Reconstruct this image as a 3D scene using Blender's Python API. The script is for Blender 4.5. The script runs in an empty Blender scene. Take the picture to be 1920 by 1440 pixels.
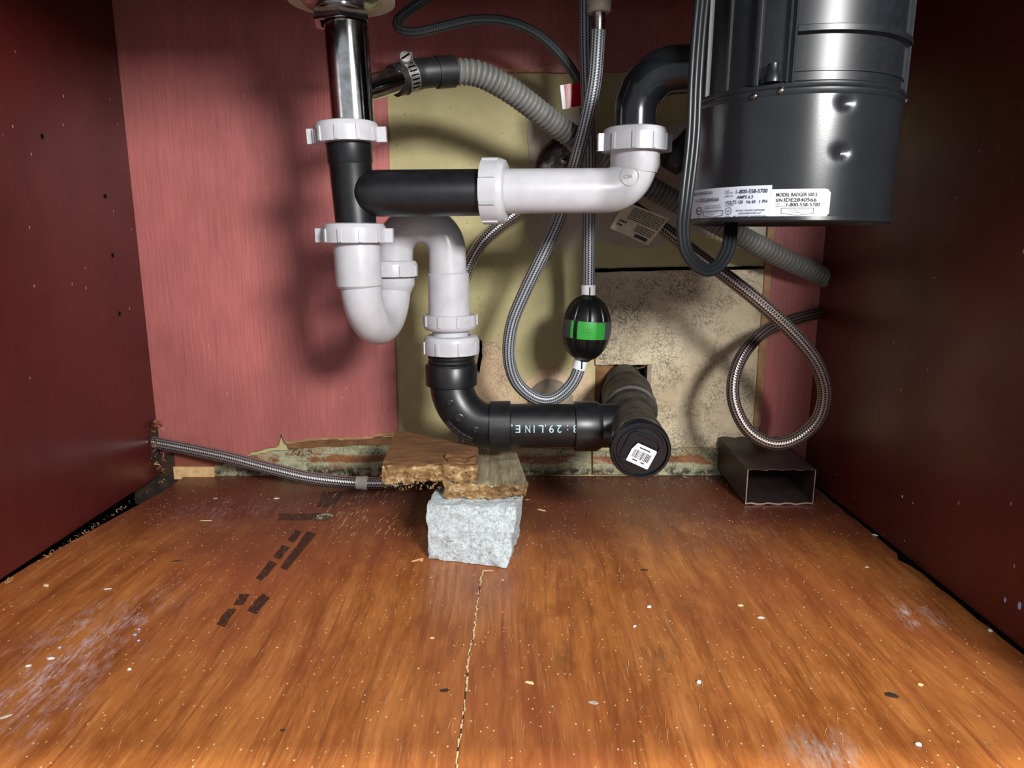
import bpy, math, random
from mathutils import Vector, Matrix, noise
random.seed(7)
R = math.radians
C = bpy.context.scene.collection

# ------------------------------------------------------------------ camera
FPX, CH, HOR = 1300.0, 0.307, 455.0
PIT = math.atan((720 - HOR) / FPX)
cd = bpy.data.cameras.new('camera'); cam = bpy.data.objects.new('camera', cd); C.objects.link(cam)
cd.sensor_width = 36; cd.sensor_fit = 'HORIZONTAL'; cd.lens = FPX / 1920 * 36; cd.clip_start = 0.01
cam.location = (0, 0, CH); cam.rotation_euler = (math.pi / 2 - PIT, 0, 0)
bpy.context.scene.camera = cam
# ------------------------------------------------------------------ world, lights, exposure
w = bpy.data.worlds.new('kitchen_air'); bpy.context.scene.world = w; w.use_nodes = True
w.node_tree.nodes['Background'].inputs[0].default_value = (0.90, 0.95, 1.0, 1)
w.node_tree.nodes['Background'].inputs[1].default_value = 0.52
def area(name, loc, target, size, power, col=(1, 1, 1), size_y=None):
    l = bpy.data.lights.new(name, 'AREA'); l.energy = power; l.color = col
    l.shape = 'RECTANGLE'; l.size = size; l.size_y = size_y or size
    o = bpy.data.objects.new(name, l); C.objects.link(o); o.location = loc
    o.rotation_euler = (Vector(target) - Vector(loc)).to_track_quat('-Z', 'Y').to_euler()
    return o
area('work_light', (0.52, -0.55, 0.70), (-0.05, 0.85, 0.22), 0.28, 29.0, (1.0, 0.985, 0.97), 0.18)
area('room_lamp', (-0.30, -0.40, 1.30), (0.03, 0.62, 0.0), 0.16, 7.0, (1.0, 0.95, 0.88), 0.16)
area('ceiling_light', (0.0, 0.156, 2.2), (0, 0.156, 0), 0.06, 40.0, (1.0, 0.93, 0.84))
vs = bpy.context.scene.view_settings
vs.view_transform = 'Standard'; vs.look = 'None'; vs.gamma = 1; vs.use_curve_mapping = False; vs.exposure = 0.0

# ------------------------------------------------------------------ measuring helpers
cp, sp = math.cos(PIT), math.sin(PIT)
def ray(u, v):
    a = (u - 960) / FPX; s = -(v - 720) / FPX
    return Vector((a, cp + s * sp, s * cp - sp))
def W(u, v, Y):                       # point of the place at depth Y
    d = ray(u, v); return Vector((0, 0, CH)) + d * (Y / d.y)
def F(u, v, z=0.0):                   # point on a level at height z
    d = ray(u, v); return Vector((0, 0, CH)) + d * ((z - CH) / d.z)
def S(u, v, X):                       # point on a side wall
    d = ray(u, v); return Vector((0, 0, CH)) + d * (X / d.x)

# ------------------------------------------------------------------ materials
def srgb(r, g, b):
    f = lambda c: (c / 255 / 12.92) if c / 255 <= 0.04045 else ((c / 255 + 0.055) / 1.055) ** 2.4
    return (f(r), f(g), f(b), 1)
class NT:
    def __init__(s, name):
        s.m = bpy.data.materials.new(name); s.m.use_nodes = True; s.t = s.m.node_tree
        s.b = s.t.nodes['Principled BSDF']; s.out = s.t.nodes['Material Output']
    def n(s, typ, ins=None, **props):
        x = s.t.nodes.new(typ)
        for k, v in props.items(): setattr(x, k, v)
        for k, v in (ins or {}).items():
            if isinstance(v, bpy.types.NodeSocket): s.t.links.new(v, x.inputs[k])
            else: x.inputs[k].default_value = v
        return x
    def co(s, kind='Object', scale=(1, 1, 1), loc=(0, 0, 0)):
        tc = s.n('ShaderNodeTexCoord')
        return s.n('ShaderNodeMapping', {'Vector': tc.outputs[kind], 'Scale': scale, 'Location': loc}).outputs[0]
    def noise(s, vec, scale, detail=4, rough=.55, dist=0):
        return s.n('ShaderNodeTexNoise', {'Vector': vec, 'Scale': scale, 'Detail': detail, 'Roughness': rough, 'Distortion': dist}).outputs['Fac']
    def ramp(s, fac, stops, interp='LINEAR'):
        x = s.n('ShaderNodeValToRGB', {'Fac': fac}); e = x.color_ramp.elements; x.color_ramp.interpolation = interp
        while len(e) < len(stops): e.new(0.5)
        for i, (p, c) in enumerate(stops):
            e[i].position = p; e[i].color = c if not isinstance(c, (int, float)) else (c, c, c, 1)
        return x.outputs[0]
    def mix(s, fac, a, b, mode='MIX'):
        x = s.n('ShaderNodeMix', data_type='RGBA', blend_type=mode)
        for i, v in ((0, fac), (6, a), (7, b)):
            if isinstance(v, bpy.types.NodeSocket): s.t.links.new(v, x.inputs[i])
            else: x.inputs[i].default_value = v
        return x.outputs[2]
    def math(s, op, a, b=0.0, clamp=False):
        x = s.n('ShaderNodeMath', operation=op, use_clamp=clamp)
        for i, v in ((0, a), (1, b)):
            if isinstance(v, bpy.types.NodeSocket): s.t.links.new(v, x.inputs[i])
            else: x.inputs[i].default_value = v
        return x.outputs[0]
    def set(s, **kw):
        for k, v in kw.items():
            k = {'base': 'Base Color', 'rough': 'Roughness', 'metal': 'Metallic', 'spec': 'Specular IOR Level', 'normal': 'Normal',
                 'coat': 'Coat Weight', 'coatrough': 'Coat Roughness', 'alpha': 'Alpha', 'trans': 'Transmission Weight',
                 'sss': 'Subsurface Weight', 'sssr': 'Subsurface Radius', 'ssss': 'Subsurface Scale'}[k]
            if isinstance(v, bpy.types.NodeSocket): s.t.links.new(v, s.b.inputs[k])
            else: s.b.inputs[k].default_value = v
        return s
    def bump(s, h, strength=.3, dist=.001, prev=None):
        ins = {'Height': h, 'Strength': strength, 'Distance': dist}
        if prev is not None: ins['Normal'] = prev
        return s.n('ShaderNodeBump', ins).outputs[0]
    def blob(s, centre, radius, soft=.6, stretch=(1, 1, 1)):   # stain mask round a spot of the surface
        tc = s.n('ShaderNodeTexCoord')
        d = s.n('ShaderNodeVectorMath', {0: tc.outputs['Object'], 1: tuple(centre)}, operation='SUBTRACT').outputs[0]
        d = s.n('ShaderNodeVectorMath', {0: d, 1: stretch}, operation='MULTIPLY').outputs[0]
        l = s.n('ShaderNodeVectorMath', {0: d}, operation='LENGTH').outputs['Value']
        return s.n('ShaderNodeMapRange', {'Value': l, 'From Min': radius * (1 - soft), 'From Max': radius, 'To Min': 1.0, 'To Max': 0.0}).outputs[0]
MAT = {}
def plain(name, col, rough=.5, metal=0, var=None, vscale=60, bump=None, **kw):
    t = NT(name); c = srgb(*col)
    if var:
        f = t.ramp(t.noise(t.co(), vscale, 5), [(.35, 0.0), (.68, 1.0)])
        t.set(base=t.mix(f, c, srgb(*var)))
    else: t.set(base=c)
    if bump: t.set(normal=t.bump(t.noise(t.co(), bump[0], 4), bump[1], bump[2]))
    t.set(rough=rough, metal=metal, **kw); MAT[name] = t.m; return t.m

plain('chrome', (215, 217, 220), .10, 1.0, var=(170, 168, 165), vscale=120)
plain('chrome_dull', (175, 172, 168), .28, 1.0, var=(110, 105, 100), vscale=200)
plain('pvc_white', (190, 190, 195), .28, var=(178, 177, 181), vscale=45, sss=.04, ssss=.004)
plain('pvc_nylon', (190, 191, 196), .4, var=(176, 176, 181), vscale=60)
plain('abs_black', (15, 16, 19), .36, var=(24, 25, 28), vscale=90, bump=(500, .06, .0006))
plain('abs_gloss', (16, 18, 22), .2, var=(24, 26, 30), vscale=40)
plain('can_paint', (31, 33, 36), .26, var=(27, 30, 33), vscale=35, bump=(900, .05, .0004))
plain('housing', (22, 24, 28), .36, var=(28, 31, 35), vscale=150)
plain('rubber', (17, 17, 19), .45, var=(30, 29, 29), vscale=140)
plain('cord', (20, 23, 26), .38)
plain('steel', (205, 202, 198), .3, .9, var=(140, 134, 128), vscale=260)
plain('bulb', (13, 14, 15), .33)
plain('bulb_grey', (66, 68, 72), .5)
plain('green', (58, 178, 66), .4)
plain('green_dark', (48, 150, 56), .4)
plain('collar', (225, 226, 228), .4)
plain('sticker', (196, 200, 213), .5)
plain('sticker_white', (204, 207, 213), .5)
plain('ink', (28, 28, 34), .6)
plain('ink_grey', (34, 36, 44), .6)
plain('print_blue', (165, 200, 208), .6)
plain('red_vinyl', (186, 12, 34), .25)
plain('fitting', (150, 140, 124), .5)
plain('dark_gap', (6, 5, 4), 1.0, spec=0.0)  # near-black without gloss, colour carries the shade of gaps, cracks and slots
plain('cavity', (26, 19, 15), .9, var=(60, 38, 24), vscale=70)
plain('tan_wood', (168, 134, 92), .7, var=(140, 104, 68), vscale=(90))
plain('pale_wood', (214, 182, 132), .7, var=(190, 150, 100), vscale=120)
plain('torn_red', (140, 62, 52), .6, var=(110, 74, 48), vscale=220)
plain('crumb', (226, 224, 220), .7)
plain('crumb_tan', (214, 190, 140), .7)
plain('crumb_blue', (150, 178, 226), .6)
plain('chip_wood', (198, 160, 112), .7, var=(160, 116, 74), vscale=300)
plain('tag_paper', (190, 178, 154), .7, var=(172, 158, 132), vscale=80)
plain('sink_steel', (120, 118, 116), .35, .8)
plain('washer', (176, 168, 150), .6)
plain('stone_cap', (150, 140, 124), .75, var=(118, 108, 92), vscale=60, bump=(180, .3, .002))
plain('cut_metal', (176, 146, 140), .4, .3)
plain('counter', (90, 86, 82), .5)

# ---- red stained panels
def red_panel(name, base, lite, rough, bumpS, axis='v'):
    t = NT(name)
    g = t.noise(t.co(scale=(420, 420, 14)), 1.0, 5, .6)
    b = t.noise(t.co(scale=(7, 7, 4)), 1.0, 4, .6)
    fine = t.noise(t.co(scale=(900, 900, 60)), 1.0, 3, .5)
    col = t.mix(t.ramp(g, [(.3, 0.0), (.7, 1.0)]), srgb(*base), srgb(*lite))
    col = t.mix(t.ramp(b, [(.38, 0.0), (.65, .55)]), col, srgb(*[c * .72 for c in base]))
    sc = t.n('ShaderNodeTexVoronoi', {'Vector': t.co(scale=(60, 60, 26)), 'Scale': 1.0, 'Randomness': 1.0}).outputs['Distance']
    col = t.mix(t.ramp(sc, [(.03, .75), (.055, 0.0)]), col, srgb(205, 160, 140))
    t.set(base=col, rough=t.ramp(b, [(.3, rough - .05), (.7, rough + .10)]), normal=t.bump(t.math('ADD', g, fine), bumpS, .0008))
    MAT[name] = t.m
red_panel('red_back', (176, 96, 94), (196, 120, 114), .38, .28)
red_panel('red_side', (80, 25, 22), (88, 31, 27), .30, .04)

# ---- plywood floor
t = NT('floor_wood')
warp = t.noise(t.co(scale=(6, 3, 6)), 1.0, 2)
wv = t.n('ShaderNodeVectorMath', {0: t.co(scale=(1, 1, 1)), 1: t.n('ShaderNodeCombineXYZ', {'X': t.math('MULTIPLY', warp, .035)}).outputs[0]}, operation='ADD').outputs[0]
def sc(vec, s): return t.n('ShaderNodeVectorMath', {0: vec, 1: s}, operation='MULTIPLY').outputs[0]
g1 = t.noise(sc(wv, (64, 8, 1)), 1.0, 8, .70)
g2 = t.noise(sc(wv, (210, 7, 1)), 1.0, 5, .6)
g3 = t.noise(sc(wv, (620, 26, 1)), 1.0, 3, .6)
mid = t.noise(sc(wv, (26, 9, 1)), 1.0, 6, .7)
big = t.noise(t.co(scale=(5, 4, 1)), 1.0, 4, .6)
col = t.ramp(g1, [(.22, srgb(98, 52, 22)), (.42, srgb(144, 84, 38)), (.6, srgb(172, 107, 54)), (.82, srgb(202, 144, 88))])
col = t.mix(t.ramp(g2, [(.30, .6), (.48, 0.0)]), col, srgb(92, 40, 18))
col = t.mix(t.ramp(g2, [(.60, 0.0), (.80, .42)]), col, srgb(216, 164, 112))
col = t.mix(t.ramp(g3, [(.60, 0.0), (.74, .55)]), col, srgb(214, 160, 104))
col = t.mix(t.ramp(mid, [(.36, .6), (.50, 0.0)]), col, srgb(112, 56, 24))
col = t.mix(t.ramp(mid, [(.55, 0.0), (.68, .5)]), col, srgb(184, 118, 58))
col = t.mix(t.ramp(big, [(.42, 0.0), (.66, .7)]), col, srgb(132, 68, 42))
# old red-brown finish left towards the back and the left rear, deepened to carry the pipes' shade
tc = t.n('ShaderNodeTexCoord'); sep = t.n('ShaderNodeSeparateXYZ', {'Vector': tc.outputs['Object']})
yb = t.math('ADD', sep.outputs['Y'], t.math('MULTIPLY', t.math('SUBTRACT', big, .5), .26))
yb = t.math('ADD', yb, t.math('MULTIPLY', t.math('SUBTRACT', g2, .5), .14))
col = t.mix(t.n('ShaderNodeMapRange', {'Value': yb, 'From Min': .63, 'From Max': .77, 'To Min': 0.0, 'To Max': .88}).outputs[0], col, srgb(86, 44, 33))
# pale scuffs, whitish smears with their own shapes
def smear(c, rad, stretch, amt, colr, col, th=(.46, .62)):
    m = t.blob(c, rad, .9, stretch)
    nn = t.ramp(t.noise(sc(wv, (260, 60, 1)), 1.0, 7, .75), [(th[0], 0.0), (th[1], 1.0)])
    n2_ = t.ramp(t.noise(sc(wv, (46, 15, 1)), 1.0, 4, .6), [(.44, 0.0), (.56, 1.0)])
    return t.mix(t.math('MULTIPLY', t.math('MULTIPLY', t.math('MULTIPLY', m, nn), n2_), amt), col, colr)
col = smear(F(95, 1262), .10, (1.5, .8, 1), .55, srgb(206, 196, 204), col)
col = smear(F(235, 1160), .07, (1.3, .9, 1), .5, srgb(196, 172, 176), col)
col = smear(F(430, 960), .08, (.8, 1.3, 1), .40, srgb(176, 150, 150), col)
col = smear(F(1330, 1000), .12, (1, 1.2, 1), .22, srgb(190, 160, 140), col)
col = smear(F(1550, 1410), .045, (1, 1.6, 1), .45, srgb(178, 168, 158), col, (.40, .56))
col = smear(F(1715, 1155), .03, (1.2, .9, 1), .7, srgb(214, 208, 214), col)
col = smear(F(650, 955), .07, (1.3, .7, 1), .6, srgb(206, 168, 124), col, (.54, .60))
col = smear(F(1265, 1245), .05, (2, .8, 1), .8, srgb(70, 46, 28), col, (.36, .56))
col = smear(F(1065, 1240), .03, (1.5, 1, 1), .6, srgb(80, 52, 28), col, (.36, .56))
col = smear(F(1120, 1090), .06, (1, 2.2, 1), .5, srgb(120, 56, 26), col, (.36, .5))
vor = t.n('ShaderNodeTexVoronoi', {'Vector': t.co(scale=(150, 110, 1)), 'Scale': 1.0}).outputs['Distance']
col = t.mix(t.ramp(vor, [(.06, .85), (.11, 0.0)]), col, srgb(228, 196, 160))
knot = t.n('ShaderNodeTexVoronoi', {'Vector': t.co(scale=(9, 6.5, 1), loc=(.3, .2, 0)), 'Scale': 1.0}).outputs['Distance']
col = t.mix(t.ramp(knot, [(.03, .85), (.075, 0.0)]), col, srgb(64, 34, 26))
hgt = t.math('ADD', t.math('MULTIPLY', g2, .6), g3)
t.set(base=col, rough=t.ramp(g2, [(.3, .42), (.7, .30)]), spec=.45, normal=t.bump(hgt, .22, .0010))
MAT['floor_wood'] = t.m

# ---- plasters
def plaster(name, base, mould=0.0, specks=.5, base2=None, orange=0.0, bump=.25, mlow=.52):
    t = NT(name); v = t.co()
    n1 = t.noise(v, 16, 5, .6); n2 = t.noise(v, 120, 4, .6); n3 = t.noise(v, 420, 3, .6)
    col = t.mix(t.ramp(n1, [(.35, 0.0), (.68, 1.0)]), srgb(*base), srgb(*(base2 or [c * .86 for c in base])))
    if orange:
        o = t.ramp(t.noise(t.co(scale=(22, 22, 46)), 1.0, 4, .6), [(.53, 0.0), (.57, orange)])
        col = t.mix(o, col, srgb(156, 84, 34))
    if orange:
        sz = t.n('ShaderNodeSeparateXYZ', {'Vector': t.n('ShaderNodeTexCoord').outputs['Object']}).outputs['Z']
        zz = t.math('ADD', sz, t.math('MULTIPLY', t.math('SUBTRACT', n1, .5), .020))
        band = t.ramp(t.math('MULTIPLY', zz, 22.0), [(.36, 0.0), (.42, .9), (.60, .9), (.68, 0.0)])
        col = t.mix(t.math('MULTIPLY', band, t.ramp(t.noise(t.co(scale=(26, 26, 60), loc=(5, 2, 1)), 1.0, 4, .6), [(.42, 0.0), (.5, 1.0)])), col, t.mix(n2, srgb(112, 62, 32), srgb(166, 94, 46)))
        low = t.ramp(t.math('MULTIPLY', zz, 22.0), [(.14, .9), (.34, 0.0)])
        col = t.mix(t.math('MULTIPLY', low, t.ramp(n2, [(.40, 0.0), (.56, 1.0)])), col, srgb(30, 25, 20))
    if mould:
        m = t.math('MULTIPLY', t.ramp(t.noise(t.co(loc=(3, 1, 2)), 20, 5, .7), [(mlow - .10, 0.0), (mlow + .12, 1.0)]), t.ramp(n3, [(.40, 0.0), (.60, 1.0)]))
        col = t.mix(t.math('MULTIPLY', m, mould), col, srgb(42, 36, 30))
    vo = t.n('ShaderNodeTexVoronoi', {'Vector': t.co(scale=(64, 64, 64)), 'Scale': 1.0}).outputs['Distance']
    col = t.mix(t.ramp(vo, [(.05, specks), (.09, 0.0)]), col, srgb(64, 52, 38))
    nrm = t.bump(n2, bump, .0016); t.set(base=col, rough=.62, spec=.35, normal=t.bump(n3, bump * .5, .0008, nrm))
    MAT[name] = t.m
plaster('plaster', (186, 177, 130), base2=(168, 158, 114), specks=.45, bump=.5)
plaster('compound', (182, 172, 156), base2=(160, 148, 132), specks=.5, mould=.2)
plaster('compound_white', (186, 180, 170), base2=(160, 152, 140), specks=.4, mould=.15)
plaster('patch_board', (206, 192, 164), base2=(178, 160, 130), specks=.6, mould=.75, mlow=.49)
plaster('peach', (206, 184, 152), base2=(190, 158, 124), specks=.5, mould=.5)
plaster('rot', (178, 178, 146), base2=(150, 146, 116), specks=.7, mould=.95, orange=.35, bump=1.0, mlow=.50)

# ---- stone and scrap wood
t = NT('stone'); v = t.co()
n1 = t.noise(v, 260, 6, .75); n2 = t.noise(t.co(scale=(60, 60, 150)), 1.0, 5, .7); n3 = t.noise(v, 900, 3, .7)
col = t.ramp(n1, [(.28, srgb(104, 106, 108)), (.42, srgb(176, 186, 190)), (.58, srgb(206, 218, 222)), (.8, srgb(232, 238, 238))])
col = t.mix(t.ramp(n2, [(.58, 0.0), (.70, .75)]), col, srgb(112, 92, 78))
col = t.mix(t.ramp(n3, [(.34, .6), (.45, 0.0)]), col, srgb(110, 108, 106))
t.set(base=col, rough=.85, normal=t.bump(t.math('ADD', n1, n3), .6, .0024)); MAT['stone'] = t.m
def scrap(name, a, b, c, scale):
    t = NT(name); g = t.noise(t.co(scale=scale), 1.0, 6, .65); s2 = t.noise(t.co(), 34, 4, .6)
    col = t.ramp(g, [(.25, srgb(*a)), (.5, srgb(*b)), (.8, srgb(*c))])
    col = t.mix(t.ramp(s2, [(.5, 0.0), (.7, .6)]), col, srgb(*a))
    t.set(base=col, rough=.8, normal=t.bump(g, .5, .0015)); MAT[name] = t.m
scrap('scrap_brown', (70, 44, 24), (112, 76, 44), (142, 106, 66), (30, 240, 60))
scrap('scrap_grey', (80, 66, 46), (134, 124, 98), (172, 164, 134), (260, 26, 60))
scrap('scrap_torn', (64, 40, 20), (128, 96, 54), (214, 198, 152), (110, 110, 200))
t = NT('downspout'); n1 = t.noise(t.co(), 40, 4)
t.set(base=t.mix(n1, srgb(44, 35, 34), srgb(56, 45, 43)), rough=.45, spec=.4); MAT['downspout'] = t.m

# ---- braided and ribbed hoses (UV: x round the hose, y metres along it)
def braid(name, dark, lite, cols, pitch, metal=.6, rough=.35, kst=.28):
    t = NT(name); tc = t.n('ShaderNodeTexCoord'); s = t.n('ShaderNodeSeparateXYZ', {'Vector': tc.outputs['UV']})
    a = t.math('MULTIPLY', s.outputs['X'], cols * 2 * math.pi); b = t.math('MULTIPLY', s.outputs['Y'], 2 * math.pi / pitch)
    st = t.math('SINE', a); cr = t.math('SINE', t.math('ADD', b, t.math('MULTIPLY', t.math('SIGN', t.math('SINE', t.math('MULTIPLY', a, .5))), 1.57)))
    h = t.math('ADD', t.math('MULTIPLY', st, kst), t.math('MULTIPLY', cr, .52 - kst))
    h = t.math('ADD', h, .5, True)
    t.set(base=t.mix(t.ramp(h, [(.25, 0.0), (.75, 1.0)]), srgb(*dark), srgb(*lite)), rough=rough, metal=metal, normal=t.bump(h, .6, .0008))
    MAT[name] = t.m
braid('braid_steel', (58, 54, 54), (214, 212, 212), 12, .0030, .75, .30)
braid('braid_brown', (40, 32, 30), (160, 146, 140), 12, .0030, .7, .32)
braid('braid_grey', (40, 42, 47), (172, 176, 182), 13, .0026, .25, .38, .33)
braid('braid_dark', (34, 36, 40), (92, 96, 100), 9, .0026, .15, .45)
plain('corrugated', (112, 112, 108), .5, var=(100, 99, 95), vscale=50)

# ------------------------------------------------------------------ geometry helpers
class Geo:
    def __init__(s): s.v = []; s.f = []; s.uv = []
    def add(s, vs, fs, uvs=None):
        o = len(s.v); s.v += [tuple(x) for x in vs]; s.f += [tuple(i + o for i in f) for f in fs]
        s.uv += uvs if uvs else [None] * len(fs); return s
    def box(s, c, h, ax=None):
        c = Vector(c); ax = ax or (Vector((1, 0, 0)), Vector((0, 1, 0)), Vector((0, 0, 1)))
        vs = [c + ax[0] * (h[0] * i) + ax[1] * (h[1] * j) + ax[2] * (h[2] * k) for i in (-1, 1) for j in (-1, 1) for k in (-1, 1)]
        return s.add(vs, [(0, 1, 3, 2), (4, 6, 7, 5), (0, 4, 5, 1), (2, 3, 7, 6), (0, 2, 6, 4), (1, 5, 7, 3)])
    def lathe(s, prof, origin, axis=(0, 0, 1), seg=36, xdir=None, rmod=None, close=False):
        origin = Vector(origin); az = Vector(axis).normalized()
        ax = Vector(xdir) if xdir else (Vector((1, 0, 0)) if abs(az.x) < .8 else Vector((0, 1, 0)))
        ax = (ax - az * ax.dot(az)).normalized(); ay = az.cross(ax)
        vs = []
        for (r, z) in prof:
            for j in range(seg):
                a = 2 * math.pi * j / seg; rr = r * (rmod(a, z) if rmod else 1)
                vs.append(origin + az * z + (ax * math.cos(a) + ay * math.sin(a)) * rr)
        fs = []; n = len(prof)
        for i in range(n - 1 + (1 if close else 0)):
            for j in range(seg):
                k = (j + 1) % seg; i2 = (i + 1) % n
                fs.append((i * seg + j, i * seg + k, i2 * seg + k, i2 * seg + j))
        if not close:
            if prof[0][0] > 1e-6: fs.append(tuple(range(seg - 1, -1, -1)))
            if prof[-1][0] > 1e-6: fs.append(tuple((n - 1) * seg + j for j in range(seg)))
        return s.add(vs, fs)
    def tube(s, pts, r, seg=20, cap=True, flat=None):
        pts = [Vector(p) for p in pts]; n = len(pts)
        T = [(pts[min(i + 1, n - 1)] - pts[max(i - 1, 0)]).normalized() for i in range(n)]
        L = [0.0]
        for i in range(1, n): L.append(L[-1] + (pts[i] - pts[i - 1]).length)
        ref = Vector((0, 1, 0)) if abs(T[0].y) < .9 else Vector((1, 0, 0))
        nx = (ref - T[0] * ref.dot(T[0])).normalized(); vs = []
        for i in range(n):
            nx = (nx - T[i] * nx.dot(T[i])).normalized(); ny = T[i].cross(nx)
            rr = r(L[i], L[-1]) if callable(r) else r
            for j in range(seg):
                a = 2 * math.pi * j / seg
                k1, k2 = (1, 1)
                if flat: k1, k2 = flat(a)
                vs.append(pts[i] + nx * (rr * math.cos(a) * k1) + ny * (rr * math.sin(a) * k2))
        fs = []; uv = []
        for i in range(n - 1):
            for j in range(seg):
                k = (j + 1) % seg
                fs.append((i * seg + j, (i + 1) * seg + j, (i + 1) * seg + k, i * seg + k))
                uv.append([(j / seg, L[i]), (j / seg, L[i + 1]), ((j + 1) / seg, L[i + 1]), ((j + 1) / seg, L[i])])
        if cap:
            fs += [tuple(range(seg)), tuple((n - 1) * seg + j for j in range(seg - 1, -1, -1))]; uv += [None, None]
        return s.add(vs, fs, uv)
    def prism(s, outline, off):           # flat outline (list of points) pushed along a vector
        o = [Vector(p) for p in outline]; n = len(o); off = Vector(off)
        vs = o + [p + off for p in o]
        fs = [tuple(range(n)), tuple(range(2 * n - 1, n - 1, -1))] + [(i, i + n, (i + 1) % n + n, (i + 1) % n) for i in range(n)]
        return s.add(vs, fs)
    def hexa(s, c, n=(10, 10, 6), amp=.001, freq=60, seed=0, amp_fn=None):   # rough block from eight corners c[i][j][k]
        idx = {}; vs = []; fs = []
        def P(a, b, d):
            key = (a, b, d)
            if key in idx: return idx[key]
            x, y, z = a / n[0], b / n[1], d / n[2]
            p = Vector((0, 0, 0))
            for i in (0, 1):
                for j in (0, 1):
                    for k in (0, 1):
                        p += Vector(c[i][j][k]) * ((x if i else 1 - x) * (y if j else 1 - y) * (z if k else 1 - z))
            am = amp * (amp_fn(x, y, z) if amp_fn else 1)
            d3 = noise.turbulence_vector(p * freq + Vector((seed, seed * 2, 0)), 3, False)
            p = p + (d3 - Vector((0, 0, 0))) * am
            idx[key] = len(vs); vs.append(p); return idx[key]
        for a in range(n[0]):
            for b in range(n[1]):
                fs += [(P(a, b, 0), P(a, b + 1, 0), P(a + 1, b + 1, 0), P(a + 1, b, 0)), (P(a, b, n[2]), P(a + 1, b, n[2]), P(a + 1, b + 1, n[2]), P(a, b + 1, n[2]))]
        for a in range(n[0]):
            for d in range(n[2]):
                fs += [(P(a, 0, d), P(a + 1, 0, d), P(a + 1, 0, d + 1), P(a, 0, d + 1)), (P(a, n[1], d), P(a, n[1], d + 1), P(a + 1, n[1], d + 1), P(a + 1, n[1], d))]
        for b in range(n[1]):
            for d in range(n[2]):
                fs += [(P(0, b, d), P(0, b, d + 1), P(0, b + 1, d + 1), P(0, b + 1, d)), (P(n[0], b, d), P(n[0], b + 1, d), P(n[0], b + 1, d + 1), P(n[0], b, d + 1))]
        return s.add(vs, fs)
    def mesh(s, name, smooth=40, origin=(0, 0, 0)):
        o = Vector(origin); me = bpy.data.meshes.new(name)
        me.from_pydata([tuple(Vector(p) - o) for p in s.v], [], s.f)
        if any(s.uv):
            ul = me.uv_layers.new(name='UVMap'); i = 0
            for f, u in zip(s.f, s.uv):
                for k in range(len(f)):
                    ul.data[i].uv = u[k] if u else (0, 0); i += 1
        me.update()
        if smooth:
            me.polygons.foreach_set('use_smooth', [True] * len(me.polygons)); me.set_sharp_from_angle(angle=R(smooth))
        return me
def catmull(pts, step=.004):
    pts = [Vector(p) for p in pts]; P = [pts[0] * 2 - pts[1]] + pts + [pts[-1] * 2 - pts[-2]]; out = []
    for i in range(1, len(P) - 2):
        p0, p1, p2, p3 = P[i - 1:i + 3]; n = max(2, int((p2 - p1).length / step))
        for k in range(n):
            t = k / n
            out.append(.5 * ((2 * p1) + (p2 - p0) * t + (2 * p0 - 5 * p1 + 4 * p2 - p3) * t * t + (3 * p1 - p0 - 3 * p2 + p3) * t ** 3))
    return out + [pts[-1]]
def fillet(pts, rad, n=14):
    pts = [Vector(p) for p in pts]; out = [pts[0]]
    for i in range(1, len(pts) - 1):
        a, b, c = pts[i - 1:i + 2]; r = rad[i - 1] if isinstance(rad, (list, tuple)) else rad
        d1 = (a - b).normalized(); d2 = (c - b).normalized(); th = math.acos(max(-1, min(1, d1.dot(d2))))
        L = min(r / math.tan(th / 2), (a - b).length * .999, (c - b).length * .999); r = L * math.tan(th / 2)
        p1 = b + d1 * L; ctr = b + (d1 + d2).normalized() * (r / math.sin(th / 2)); e1 = (p1 - ctr).normalized(); e2 = ((b + d2 * L) - ctr).normalized()
        ang = math.acos(max(-1, min(1, e1.dot(e2))))
        for k in range(n + 1):
            q = k / n
            out.append(ctr + (e1 * math.sin((1 - q) * ang) + e2 * math.sin(q * ang)) / math.sin(ang) * r)
    out.append(pts[-1])
    res = [out[0]]
    for p in out[1:]:
        if (p - res[-1]).length > 1e-5: res.append(p)
    return res
def tag(o, label=None, cat=None, group=None, kind=None):
    if label: o['label'] = label
    if cat: o['category'] = cat
    if group: o['group'] = group
    if kind: o['kind'] = kind
    return o
def obj(name, g, mat, parent=None, smooth=40):
    me = g.mesh(name, smooth); me.materials.append(MAT[mat]); o = bpy.data.objects.new(name, me); C.objects.link(o)
    if parent:
        o.parent = parent
        q = parent; off = Vector((0, 0, 0))
        while q: off += q.location; q = q.parent
        o.location = -off
    return o
def thing(name, label, cat, loc, group=None):
    e = bpy.data.objects.new(name, None); C.objects.link(e); e.location = loc; e.empty_display_size = .02
    return tag(e, label, cat, group)
def solo(name, g, mat, label, cat, group=None, smooth=40, kind=None):   # a thing that is one mesh, origin at its base
    xs = [p[0] for p in g.v]; ys = [p[1] for p in g.v]; zs = [p[2] for p in g.v]
    b = Vector(((min(xs) + max(xs)) / 2, (min(ys) + max(ys)) / 2, min(zs)))
    me = g.mesh(name, smooth, b); me.materials.append(MAT[mat]); o = bpy.data.objects.new(name, me); C.objects.link(o); o.location = b
    return tag(o, label, cat, group, kind)
def struct(name, g, mat, parent=None, smooth=0, label=None):
    o = obj(name, g, mat, parent, smooth)
    if not parent: o['kind'] = 'structure'
    if label: o['label'] = label
    return o
_tc = {}
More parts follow.
